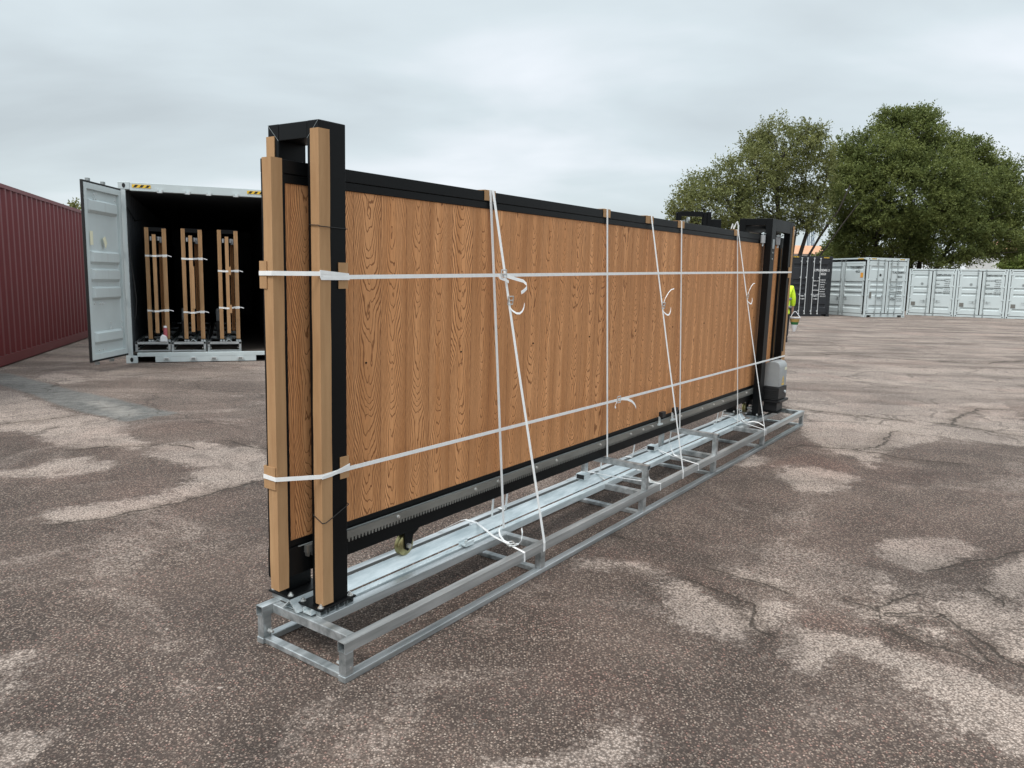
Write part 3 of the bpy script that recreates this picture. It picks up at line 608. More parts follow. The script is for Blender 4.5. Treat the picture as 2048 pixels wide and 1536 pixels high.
# motor
mo = Thing('gate_motor', 'grey covered gate motor on a black base beside the far portal', 'gate motor', G, (6.07, .22, .205))
prof = [(.137, .458), (.137, .655), (.146, .690), (.165, .712), (.20, .722), (.25, .716), (.285, .700), (.300, .672), (.305, .458)]
mo.part('cover', MB().prism(prof, lambda a, b: (5.95, a, b), lambda a, b: (6.19, a, b)), M['mgrey'], bevel=.008, smooth_angle=50)
bm_ = MB().box(5.935, 6.205, .132, .31, .335, .456).box(5.94, 6.24, .115, .30, .30, .325)
for i in range(6): bm_.box(5.93, 5.935, .14, .30, .33+i*.018, .336+i*.018)
mo.part('housing', bm_, M['blackp'], bevel=.004)
mo.part('mounting_foot', MB().box(5.97, 6.17, .15, .29, .205, .302), M['blackp'], bevel=.004)
mo.part('release_lever', MB().cyl((6.14, .1315, .40), (6.14, .120, .40), .016, 14), M['rodw'])
mo.part('gear_pinion', MB().cyl((6.07, .298, .388), (6.07, .336, .388), .030, 18), M['rack'])
tri = MB()
for a, b in (((6.035, .49), (6.105, .49)), ((6.105, .49), (6.07, .565)), ((6.07, .565), (6.035, .49))):
    tri.ribbon([(a[0], .1362, a[1]), (b[0], .1362, b[1])], (0, 0, .006) if abs(a[1]-b[1]) < .01 else (.007, 0, 0), .0006)
tri.ribbon([(6.07, .1362, .512), (6.07, .1362, .54)], (.005, 0, 0), .0006).ribbon([(6.07, .1362, .500), (6.07, .1362, .505)], (.005, 0, 0), .0006).ribbon([(6.03, .1362, .480), (6.11, .1362, .480)], (0, 0, .008), .0006)
mo.part('warning_mark', tri, M['yellow'])
mo.part('sticker', MB().box(6.10, 6.175, .1355, .1362, .625, .655), M['paper'])

# ---- cardboard edge guards (two wings, 3 mm)
def lguard(name, label, cx, cy, z0, z1, wx, wy, group=None, M4=G, n=14, seed=0):
    # wx: signed length of wing along X lying at y=cy ; wy: signed length of wing along Y lying at x=cx
    r = random.Random(seed); mb = MB(); t = .0035; sx = -1 if wx > 0 else 1; sy = -1 if wy > 0 else 1
    rows = []
    for i in range(n+1):
        z = z0+(z1-z0)*i/n; j = r.uniform(-.0025, .0025); k = r.uniform(-.0025, .0025); jz = 0
        ox, oy = cx+sx*t, cy+sy*t
        rows.append([(cx+wx, cy+j*.6, z), (cx+wx, oy+j*.6, z), (ox, oy, z), (ox+k*.6, cy+wy, z), (cx+k*.6, cy+wy, z), (cx, cy, z)])
    vs = [p for rw in rows for p in rw]
    fs = [(6*i+a, 6*i+(a+1) % 6, 6*i+6+(a+1) % 6, 6*i+6+a) for i in range(n) for a in range(6)]
    fs += [(0, 1, 2, 5), (2, 3, 4, 5), (6*n+5, 6*n+2, 6*n+1, 6*n), (6*n+5, 6*n+4, 6*n+3, 6*n+2)]
    mb.add(vs, fs)
    return single(name, mb, M['card'], M4, label, 'edge guard', group, base=(cx, cy, z0))
lguard('cardboard_edge_guard', 'tall brown cardboard angle on the right post of the near black portal', .1135, .2515, .205, 2.092, .050, .044, seed=1)
lguard('cardboard_edge_guard', 'tall brown cardboard angle on the near end of the gate leaf', -.0315, .3435, .292, 1.9735, .046, .048, seed=2)
lguard('cardboard_edge_guard', 'narrow brown cardboard angle half hidden behind the leaf on the rear near post', .1135, .5525, .215, 2.078, .045, -.045, seed=3)
lguard('cardboard_edge_guard', 'tall brown cardboard angle on the outermost corner of the far portal behind the motor', 6.4465, .2515, .21, 2.09, -.050, .045, seed=4)
lguard('cardboard_edge_guard', 'thin pale cardboard strip on the far end of the leaf inside the far portal', 6.365, .3405, .46, 1.86, -.024, .002, seed=5)

def pad(label, boxes, group='small cardboard pads under the straps'):
    mb = MB()
    for b in boxes: mb.box(*b)
    c = ((mb.v[0][0]), mb.v[0][1], mb.v[0][2])
    return single('cardboard_pad', mb, M['card'], G, label, 'cardboard pad', group, base=c)
pad('small cardboard pad under the upper strap on the near right post', [(.205, .254, .2485, .2515, 1.495, 1.597), (.2505, .2535, .2515, .30, 1.495, 1.597)])
pad('small cardboard pad under the lower strap on the near right post', [(.207, .254, .2485, .2515, .72, .812), (.2505, .2535, .2515, .30, .72, .812)])
pad('small torn cardboard pad under the upper strap at the rear edge of the leaf end', [(-.040, -.0365, .372, .414, 1.492, 1.595), (-.0365, .02, .411, .414, 1.492, 1.595)])
pad('small cardboard pad under the lower strap at the rear edge of the leaf end', [(-.040, -.0365, .345, .414, .71, .80), (-.0365, .02, .411, .414, .71, .80)])
pad('small cardboard pad under the upper strap on the far portal corner', [(6.33, 6.453, .2472, .2477, 1.56, 1.67), (6.4505, 6.4535, .2477, .30, 1.56, 1.67)])
pad('small cardboard pad under the lower strap on the far portal corner', [(6.33, 6.453, .2472, .2477, .69, .79), (6.4505, 6.4535, .2477, .30, .69, .79)])
for x0, x1, tx in ((1.255, 1.345, 'cardboard pad on the leaf top under the nearest strap pair'), (2.495, 2.585, 'cardboard pad on the leaf top under the second strap'), (3.11, 3.23, 'cardboard pad on the leaf top under the third strap, from which a slanted strap drops'), (3.665, 3.785, 'cardboard pad on the leaf top under the fourth strap'), (4.905, 5.03, 'cardboard pad on the leaf top under the knotted farthest strap')):
    pad(tx, [(x0, x1, LY0-.0035, LY0-.0005, 1.926, 1.9745), (x0, x1, LY0-.0035, LY1+.0035, 1.9745, 1.978), (x0, x1, LY1+.0005, LY1+.0035, 1.93, 1.9745)])

# ---- straps
def strap(label, runs, extra=(), buckle=None, group='white packing straps round the gate', th=.0009):
    mb = MB()
    for pts, wv in runs: mb.ribbon(pts, wv, th)
    c = runs[0][0][0]
    t = Thing('packing_strap', label, 'strap', G, tuple(c), group)
    t.part('band', mb, M['strap'])
    for pts, wv in extra: t.part('loose_end', MB().ribbon(pts, wv, .0008), M['strap'])
    if buckle:
        bx, by_, bz = buckle[0]; du = Vector(buckle[1]).normalized()*.021; dv = Vector(buckle[2]).normalized()*.021; c0 = Vector((bx, by_, bz))
        w = MB(); P4 = [c0-du-dv, c0+du-dv, c0+du+dv, c0-du+dv]
        for i in range(4): w.cyl(P4[i], P4[(i+1) % 4], .0036, 8)
        w.cyl(c0-du, c0+du, .0036, 8)
        t.part('buckle', w, M['bolt'])
    return t
def arc(c, a, b, r, t0, t1, n=14, lift=(0, 0, 0)):
    c, a, b, lf = Vector(c), Vector(a).normalized(), Vector(b).normalized(), Vector(lift)
    return [tuple(c+(a*math.cos(t0+(t1-t0)*i/n)+b*math.sin(t0+(t1-t0)*i/n))*r+lf*(i/n)) for i in range(n+1)]
WZ = (0, 0, .017)
up_pts = [(-.0418, .414, 1.549), (-.0418, .3395, 1.551), (.1090, .2470, 1.553), (.26, .2465, 1.541), (3.3, .2460, 1.583), (6.45, .2462, 1.620), (6.456, .26, 1.62), (6.456, .585, 1.62)]
strap('white strap wound level round the whole gate at two thirds height',
      [(up_pts, WZ), ([(6.42, .586, 1.62), (.26, .586, 1.57), (.10, .57, 1.55), (-.03, .4155, 1.549)], WZ),
       ([(.109, .245, 1.545), (.115, .2455, 1.536), (.258, .2452, 1.536)], (0, 0, .014)), ([(.109, .2462, 1.560), (.256, .2458, 1.548)], (0, 0, .014))],
      extra=[([(1.30, .2440, 1.556), (1.34, .240, 1.547), (1.40, .232, 1.535), (1.445, .222, 1.526), (1.462, .212, 1.510), (1.455, .205, 1.492), (1.425, .20, 1.478), (1.395, .198, 1.468)], (0, .002, .017)),
             ([(1.255, .2440, 1.553), (1.265, .242, 1.541), (1.30, .240, 1.534), (1.335, .237, 1.522)], (0, .001, .015))],
      buckle=((1.30, .243, 1.560), (1, 0, 0), (0, 0, 1)))
lo_pts = [(-.0418, .414, .757), (-.0418, .3395, .755), (.1090, .2470, .752), (.26, .2465, .758), (2.66, .2460, .742), (6.45, .2462, .735), (6.456, .26, .735), (6.456, .585, .735)]
strap('white strap wound round the whole gate low down, buckled midway with a curling tail',
      [(lo_pts, WZ), ([(6.42, .586, .735), (.26, .586, .75), (.10, .57, .75), (-.03, .4155, .757)], WZ),
       ([(.109, .2455, .748), (.16, .2458, .750), (.256, .2455, .772)], (0, 0, .014))],
      extra=[([(2.63, .2445, .742), (2.68, .240, .744), (2.74, .232, .735), (2.79, .222, .716), (2.82, .214, .692), (2.835, .21, .668)], (0, .0015, .018)),
             ([(2.63, .2445, .740), (2.60, .240, .728), (2.575, .236, .706), (2.585, .235, .695)], (.010, .001, .008))],
      buckle=((2.64, .2435, .744), (1, 0, 0), (0, 0, 1)))
WX = (.0185, 0, 0)
yF = LY0-.0045
topw = lambda x: [(x+.01, LY1+.005, 1.94), (x+.01, LY1+.005, 1.9795), (x, yF-.0005, 1.9795)]
def vstrap(label, x0, x1, zb, extra_back, yb=.29, knee=None):
    down = [(x0, yF, 1.9795), (x1, yb, zb)]
    back = [(x0+.012, LY1+.006, 1.9795), (extra_back, LY1+.007, .45), (extra_back+.005, LY1+.014, .33), (extra_back+.03, .450, .178)]
    return strap(label, [(down, WX), ([(x0, yF, 1.9798), (x0+.012, LY1+.006, 1.9798)], WX), (back, WX)])
vstrap('upright white strap dropping straight down from the nearest strap pair to the track', 1.300, 1.425, .172, 1.50)
vstrap('upright white strap ending on the nearer raised crossbar', 2.537, 2.645, .336, 2.78, yb=.312)
vstrap('upright white strap ending on the farther raised crossbar', 3.724, 3.872, .336, 3.97, yb=.312)
vstrap('upright white strap farthest along the leaf beside the far portal', 4.975, 5.22, .172, 5.05)
def dstrap(label, x0, x1, zb, backx, tb, curl, knot=False):
    A = Vector((x0, yF-.002, 1.9805)); B = Vector((x1, -.003, .166)); C_ = B+Vector((.0, -.0, -.046))
    bk = [(x0+.01, LY1+.008, 1.981), (backx, LY1+.010, .45), (backx+.005, LY1+.016, .33), (backx+.04, .462, .176), (backx+.06, .53, .169)]
    ex_ = []
    p = A+(B-A)*tb
    if curl >= 1: ex_.append(([tuple(p+Vector(q)) for q in ((0, -.002, -.035), (.015, -.012, -.052), (.04, -.02, -.066), (.07, -.02, -.068), (.10, -.015, -.058), (.122, -.01, -.04), (.132, -.006, -.018))], (.003, .004, .010)))
    if curl >= 2: ex_.append(([tuple(p+Vector(q)) for q in ((.01, -.004, .02), (.022, -.01, .055), (.055, -.014, .09), (.10, -.014, .112), (.155, -.012, .118))], (.002, .003, .006)))
    t = strap(label, [([tuple(A), tuple(A+(B-A)*.5+Vector((0, .004, 0))), tuple(B), tuple(C_)], WX), ([tuple(A), (x0+.01, LY1+.008, 1.981)], WX), (bk, WX)], ex_,
              buckle=(tuple(p+Vector((.008, -.004, 0))), (1, 0, 0), (0, -.15, 1)))
    if knot:
        t.part('knot', MB().ribbon([(x0-.05, .36, 1.985), (x0-.02, .36, 2.02), (x0+.0, .352, 2.055), (x0+.03, .35, 2.02), (x0+.035, .348, 1.982)], (.028, 0, .004), .001)
               .ribbon([(x0-.09, .37, 1.984), (x0-.06, .37, 2.03), (x0-.04, .37, 1.99)], (.03, .004, 0), .001), M['strap'])
    return t
dstrap('slanted white strap from the nearest pad down to the front rail, with a hooked tail', 1.318, 1.388, .166, 1.64, .305, 1)
dstrap('second slanted white strap from the gate top down to the front rail', 3.183, 3.225, .166, 3.30, .345, 2)
dstrap('farthest slanted white strap, from the knot on the gate top to the front rail', 4.985, 5.115, .166, 5.2, .325, 2, True)
# low ties across the cradle
def tie(label, xa, xb, tb, curls):
    A = Vector((xa, .462, .215)); B = Vector((xb, -.001, .1675)); R_ = (.012, .006, 0)
    pts = [(xa-.14, .535, .168), (xa-.03, .47, .215), tuple(A), (xa+.005, .388, .2125), tuple(A+(B-A)*.5+Vector((0, 0, -.006))), tuple(B), (xb, -.003, .120)]
    p = A+(B-A)*tb
    e1 = [([tuple(p+Vector(q)) for q in curls[0]], (.014, .004, .006))]
    if len(curls) > 1: e1.append(([tuple(p+Vector(q)) for q in curls[1]], (.014, .004, .006)))
    return strap(label, [(pts, (.016, .002, 0)), ([(xa+.01, .40, .2125), (xa+.03, .33, .172)], (.016, 0, 0))], e1, buckle=(tuple(p+Vector((0, 0, .006))), (1, -.6, 0), (.4, 1, .2)), group='low white ties across the cradle')
tie('low white tie across the cradle nearest the camera with a round buckle loop', 1.30, 1.205, .78, [((-.0, 0, .0), (-.02, .03, .02), (-.03, .05, .05), (-.01, .07, .075), (.02, .08, .085)), ((.02, -.01, 0), (.06, -.01, -.01), (.10, 0, .0), (.12, .01, .03), (.125, .02, .05))])
tie('low white tie across the cradle ending beyond the nearer raised crossbar', 2.63, 2.84, .86, [((0, 0, 0), (.02, .03, .05), (.0, .06, .075), (-.04, .08, .08))])
tie('low white tie across the cradle just before the farther raised crossbar', 3.60, 3.52, .62, [((0, 0, 0), (-.02, .03, .02), (-.03, .05, .06), (-.02, .06, .09)), ((.02, 0, 0), (.08, .02, .0), (.13, .03, .03), (.15, .03, .06))])
tie('low white tie across the cradle by the motor end with a looped tail', 5.34, 5.16, .5, [((0, 0, 0), (-.03, .02, .03), (-.03, .05, .08), (.0, .06, .12)), ((.02, -.01, 0), (.05, -.06, .012), (.03, -.12, .012), (-.03, -.19, .0))])
# thin cord across frame bay
def cord(label, pts, r=.0018, kind='cord', mat_='rope', M4=G, group=None, name='cord'):
    return single(name, MB().tube(pts, r, 6), M[mat_], M4, label, kind, group, base=pts[0])
cord('black cord knotted round the near right post high up', [(.255, .30, 1.728), (.25, .247, 1.728), (.165, .2445, 1.730), (.108, .2445, 1.732), (.106, .25, 1.735), (.1065, .30, 1.737)], group='black cords round the near post')
cord('black cord knotted round the near right post low down', [(.255, .30, .615), (.25, .247, .605), (.165, .2435, .572), (.125, .242, .558), (.106, .243, .559), (.106, .30, .585)], group='black cords round the near post')

# ================================================================ shipping containers
def corrugate(mb, fn, a0, a1, z0, z1, pitch=.278, depth=.036):
    # fn(a, n, z): a along the wall, n outward (0 = crest)
    pts = [(a0, 0)]; a = a0+.05
    while a < a1-pitch*.6:
        pts += [(a, 0), (a+.068, -depth), (a+.138, -depth), (a+.206, 0)]; a += pitch
    pts.append((a1, 0)); vs = []
    for p in pts: vs += [fn(p[0], p[1], z0), fn(p[0], p[1], z1)]
    return mb.add(vs, [(2*i, 2*i+2, 2*i+3, 2*i+1) for i in range(len(pts)-1)])
def sheet_ribs(mb, u0, u1, z0, z1, ribs, tf, depth=.048):
    # panel with horizontal grooves given as (zlow, zhigh); n = outward offset of the panel
    ue = .045; z = z0; rows = [(z0, 0)]
    for lo, hi in sorted(ribs):
        rows += [(lo, 0), (lo+.045, -depth), (hi-.028, -depth), (hi, 0)]
    rows.append((z1, 0)); cols = [u0, u0+ue, u0+2*ue, u1-2*ue, u1-ue, u1]
    vs = []
    for zz, n in rows:
        for k, u in enumerate(cols): vs.append((u, n if k in (2, 3) else 0, zz))
    c = len(cols); fs = [(r*c+k, r*c+k+1, (r+1)*c+k+1, (r+1)*c+k) for r in range(len(rows)-1) for k in range(c-1)]
    return mb.add(vs, fs, tf)
def door_leaf(T, W0, W1, z0, z1, fr, tf, col, rods=(), handles=True, rodm='rod', hinge_side=0, text=None, extra=None, hz=None):
    """one door leaf; tf maps (u, n, z) to container space; fr = grooves as fractions from the top"""
    H = z1-z0; st = .075
    mb = MB()
    mb.box(W0, W0+st, -.05, 0, z0, z1, tf).box(W1-st, W1, -.05, 0, z0, z1, tf).box(W0+st, W1-st, -.05, 0, z0, z0+.085, tf).box(W0+st, W1-st, -.05, 0, z1-.085, z1, tf)
    d = T.part('door', mb, M[col], bevel=.004)
    sh = MB(); sheet_ribs(sh, W0+st, W1-st, z0+.085, z1-.085, [(z1-b*H, z1-a*H) for a, b in fr], lambda u, n, z: tf(u, n-.010, z))
    so_ = T.part('door_sheet', sh, M[col], parent=d); sm = so_.modifiers.new('solid', 'SOLIDIFY'); sm.thickness = .0025
    g = MB().box(W0-.022, W0-.0005, -.04, -.006, z0-.03, z1+.03, tf).box(W1+.0005, W1+.022, -.04, -.006, z0-.03, z1+.03, tf).box(W0, W1, -.04, -.006, z1+.0005, z1+.03, tf).box(W0, W1, -.04, -.006, z0-.03, z0-.0005, tf)
    T.part('door_seal', g, M['gasket'], parent=d)
    for u in rods:
        r = MB().cyl((u, .042, z0-.075), (u, .042, z1+.07), .017, 8, tf=tf)
        for z in (z0+.06, z0+H*.34, z0+H*.66, z1-.10): r.box(u-.032, u+.032, 0, .030, z-.035, z+.035, tf)
        r.box(u-.03, u+.03, .012, .06, z0-.09, z0-.05, tf).box(u-.03, u+.03, .012, .06, z1+.045, z1+.085, tf)
        T.part('locking_rod', r, M[rodm], parent=d)
    if handles:
        for k, u in enumerate(rods):
            s_ = 1 if k % 2 == 0 else -1
            if len(rods) == 1: s_ = 1 if hinge_side else -1
            zz = z0+H*(.31 if k % 2 == 0 else .255) if handles == 2 else z0+H*.30
            h = MB().box(u, u+s_*.30, .052, .064, zz-.010, zz+.012, tf).box(u+s_*.12, u+s_*.16, .0, .07, zz-.03, zz+.035, tf)
            T.part('door_handle', h, M['rodw' if rodm == 'rodw' else 'rod'], parent=d)
    uh = W0-.03 if not hinge_side else W1+.03
    for k in range(4):
        z = z0+H*(.06+.293*k); T.part('hinge', MB().box(min(uh, uh+(.10 if not hinge_side else -.10)), max(uh, uh+(.10 if not hinge_side else -.10)), .001, .022, z-.035, z+.035, tf), M[col], parent=d)
    return d
def corner_box(T, W, H, L, col, holes=True):
    for nm, (x, y, z) in enumerate([(0, 0, 0), (W, 0, 0), (0, 0, H), (W, 0, H), (0, L, 0), (W, L, 0), (0, L, H), (W, L, H)]):
        x0 = x if x == 0 else W-.162; y0 = y if y == 0 else L-.178; zz = z if z == 0 else H-.118
        c = T.part('corner_casting', MB().box(x0-.004, x0+.166, y0-.004, y0+.182, zz, zz+.118), M[col], bevel=.008)
        if holes and y == 0:
            hb = MB(); cx_, cz_ = x0+.081, zz+.059
            hb.prism([(cx_+.024*math.cos(a), cz_+.038*math.sin(a)) for a in np.linspace(0, 2*math.pi, 15)[:-1]], lambda a, b: (a, -.0065, b), lambda a, b: (a, -.0045, b))
            T.part('casting_hole', hb, M['gasket'], parent=c)
def hazard(T, u0, u1, z0, z1, tf, base_yellow=True):
    mb = MB().box(u0, u1, .0045, .0055, z0, z1, tf); y = T.part('hazard_strip', mb, M['yellow'])
    k = MB(); n = 3; w = (u1-u0)/6.2
    for i in range(n):
        a = u0+w*(.35+i*2); k.add([(a, .0065, z0+.006), (a+w, .0065, z0+.006), (a+w*1.75, .0065, z1-.006), (a+w*.75, .0065, z1-.006)], [(0, 1, 2, 3)], tf)
    T.part('hazard_stripe', k, M['gasket'], parent=y)
TF_END = lambda u, n, z: (u, -n, z)
END_FR = [(.085, .165), (.375, .455), (.475, .555), (.58, .66), (.84, .915)]
def container(name, label, M4, W, H, L, col, group=None, open_front=False, zs=.166, side_doors=False, z_floor=.17, wall_front=True, hz=.135):
    T = Thing(name, label, 'shipping container', M4, (0, 0, 0), group)
    corner_box(T, W, H, L, col)
    for bxs in ((0, .10, .001, .06), (W-.10, W, .001, .06), (.002, .055, L-.15, L-.001), (W-.055, W-.002, L-.15, L-.001)):
        T.part('corner_post', MB().box(*bxs, .118, H-.118), M[col], bevel=.004)
    T.part('header', MB().box(.166, W-.166, 0.0, .10, H-hz, H-.004), M[col], bevel=.006)
    hb = MB()
    for x0, x1 in ((.163, W-.163),): hb.box(x0, x1, .002, .12, zs-.06, zs)
    for a, b in ((.43, W-.43),): hb.box(a, b, .004, .11, .012, zs-.0605)
    T.part('sill', hb, M[col], bevel=.004)
    tr = MB().box(.004, .06, .18, L-.18, H-.075, H-.012).box(W-.06, W-.004, .18, L-.18, H-.075, H-.012).box(.162, W-.162, L-.06, L-.002, H-.09, H-.01)
    br = MB().box(W-.06, W-.003, .18, L-.18, .02, .165).box(.162, W-.162, L-.06, L-.002, .02, .165)
    if not side_doors: br.box(.003, .06, .18, L-.18, .02, .165)
    T.part('top_rail', tr, M[col]); T.part('bottom_rail', br, M[col])
    wl = MB(); corrugate(wl, lambda a, n, z: (.014-n, a, z), .06, L-.1, .165, H-.07) if not side_doors else None
    wr = MB(); corrugate(wr, lambda a, n, z: (W-.014+n, a, z), .06, L-.1, .165, H-.07)
    we = MB(); corrugate(we, lambda a, n, z: (a, L-.02+n, z), .05, W-.05, .165, H-.07)
    rf = MB(); corrugate(rf, lambda a, n, z: (.05 if z == 0 else W-.05, a, H-.012+n*.5), .10, L-.06, 0, 1)
    if not side_doors: T.part('side_wall', wl, M[col])
    T.part('side_wall', wr, M[col]); T.part('end_wall', we, M[col]); T.part('roof', rf, M[col])
    T.part('floor', MB().box(.03, W-.03, .121, L-.05, z_floor-.03, z_floor), M['ply'])
    return T
def Mrot(x, y, ang, z=0): return Matrix.Translation((x, y, z)) @ Matrix.Rotation(ang, 4, 'Z')
def letters(T, s, size, u, z, col='txtb', tf=TF_END, align='LEFT', n=-.006, parent=None, spacing=1.0, name='lettering', group=None):
    mb = text_mb(s, size, lambda x, y, _z: tf(u+x, n, z+y), align, spacing)
    return T.part(name, mb, M[col], parent=parent)

# ---- open container on the left with three packed gates inside
CX, CY, CA = -6.2896, 12.3513, .3611
MC = Mrot(CX, CY, CA)
CL = container('open_container', 'light grey open container holding three packed gates behind the big gate', MC, 2.438, 2.896, 12.19, 'cwhite')
hazard(CL, .20, .47, 2.81, 2.86, TF_END); hazard(CL, 1.93, 2.20, 2.81, 2.86, TF_END)
for u in (.60, 1.01, 1.33, 1.75):
    CL.part('lock_keeper', MB().box(u-.04, u+.04, -.035, -.001, 2.745, 2.765).box(u-.045, u-.028, -.04, -.001, 2.765, 2.80).box(u+.028, u+.045, -.04, -.001, 2.765, 2.80), M['rodw'])
    CL.part('lock_keeper', MB().box(u-.04, u+.04, -.035, -.001, .075, .09).box(u-.045, u-.028, -.04, -.001, .045, .075).box(u+.028, u+.045, -.04, -.001, .045, .075), M['rodw'])
lin = MB(); corrugate(lin, lambda a, n, z: (.055-n, a, z), .13, 12.0, .172, 2.78); CL.part('inner_shade_lining', lin, M['shade_liner'])  # linings added on walls, ceiling and end; interior shade is in their dark colour
lin = MB(); corrugate(lin, lambda a, n, z: (2.383+n, a, z), .13, 12.0, .172, 2.78); CL.part('inner_shade_lining', lin, M['shade_liner'])
CL.part('ceiling_shade_lining', MB().box(.05, 2.388, .11, 12.0, 2.78, 2.79), M['shade_liner']); CL.part('end_shade_lining', MB().box(.05, 2.388, 12.0, 12.01, .172, 2.78), M['shade_liner'])
# left leaf swung open by 104 degrees about its hinge
hx, hy = .005, -.03; ang = -math.radians(108)
def TF_OPEN(u, n, z):
    x, y = u, -n; c, s_ = math.cos(ang), math.sin(ang)
    return (hx+x*c-y*s_, hy+x*s_+y*c, z)
dl = door_leaf(CL, .03, 1.17, .175, 2.745, END_FR, TF_OPEN, 'cwhite', rods=(.42, .88), hinge_side=0)
nb = MB()
for (u, z) in ((.28, 2.60), (.34, 2.60), (.26, 2.53), (.33, 2.53), (.13, 1.00), (.30, 1.00), (.38, 1.00), (.60, .70), (.60, .62), (.96, .70), (.96, .61), (.92, 2.56), (.2, .31), (.33, .31)):
    p = Vector(TF_OPEN(1.17-u, -.047, z)); q = Vector(TF_OPEN(1.17-u, -.062, z)); nb.cyl(p, q, .014, 8)
CL.part('rivet', nb, M['rodw'], parent=dl)
CL.part('paper_note', MB().box(.99, 1.075, -.0535, -.0512, 1.86, 2.06, TF_OPEN), M['paper'], parent=dl)
pn = MB().prism([(.60, 1.82), (.68, 1.97), (.60, 2.00), (.55, 1.90)], lambda a, b: TF_OPEN(a+.02, -.0512, b), lambda a, b: TF_OPEN(a+.02, -.056, b))
CL.part('paper_note', pn, M['paper'], parent=dl)
# right leaf folded right back against the container side
def TF_BACK(u, n, z):
    c, s_ = math.cos(math.radians(262)), math.sin(math.radians(262)); x, y = -u, -n
    return (2.433+x*c-y*s_, -.03+x*s_+y*c, z)
door_leaf(CL, .03, 1.17, .175, 2.745, END_FR, TF_BACK, 'cwhite', rods=(.42, .88))
def cpt(u, v, z): return MC @ Vector((u, v, z))
cord('thin black cord hanging inside the left doorpost of the open container', [tuple(p) for p in [(.085, .02, 2.60), (.09, .05, 2.2), (.11, .055, 1.8), (.155, .055, 1.4), (.185, .055, 1.05), (.17, .055, .80), (.14, .055, .70)]], .008, M4=MC)
cord('black lashing cord slung along the inside left wall of the open container', [(.05, .04, 2.50), (.11, .08, 2.50), (.11, 1.2, 2.36), (.10, 2.6, 2.47)], .009, M4=MC)

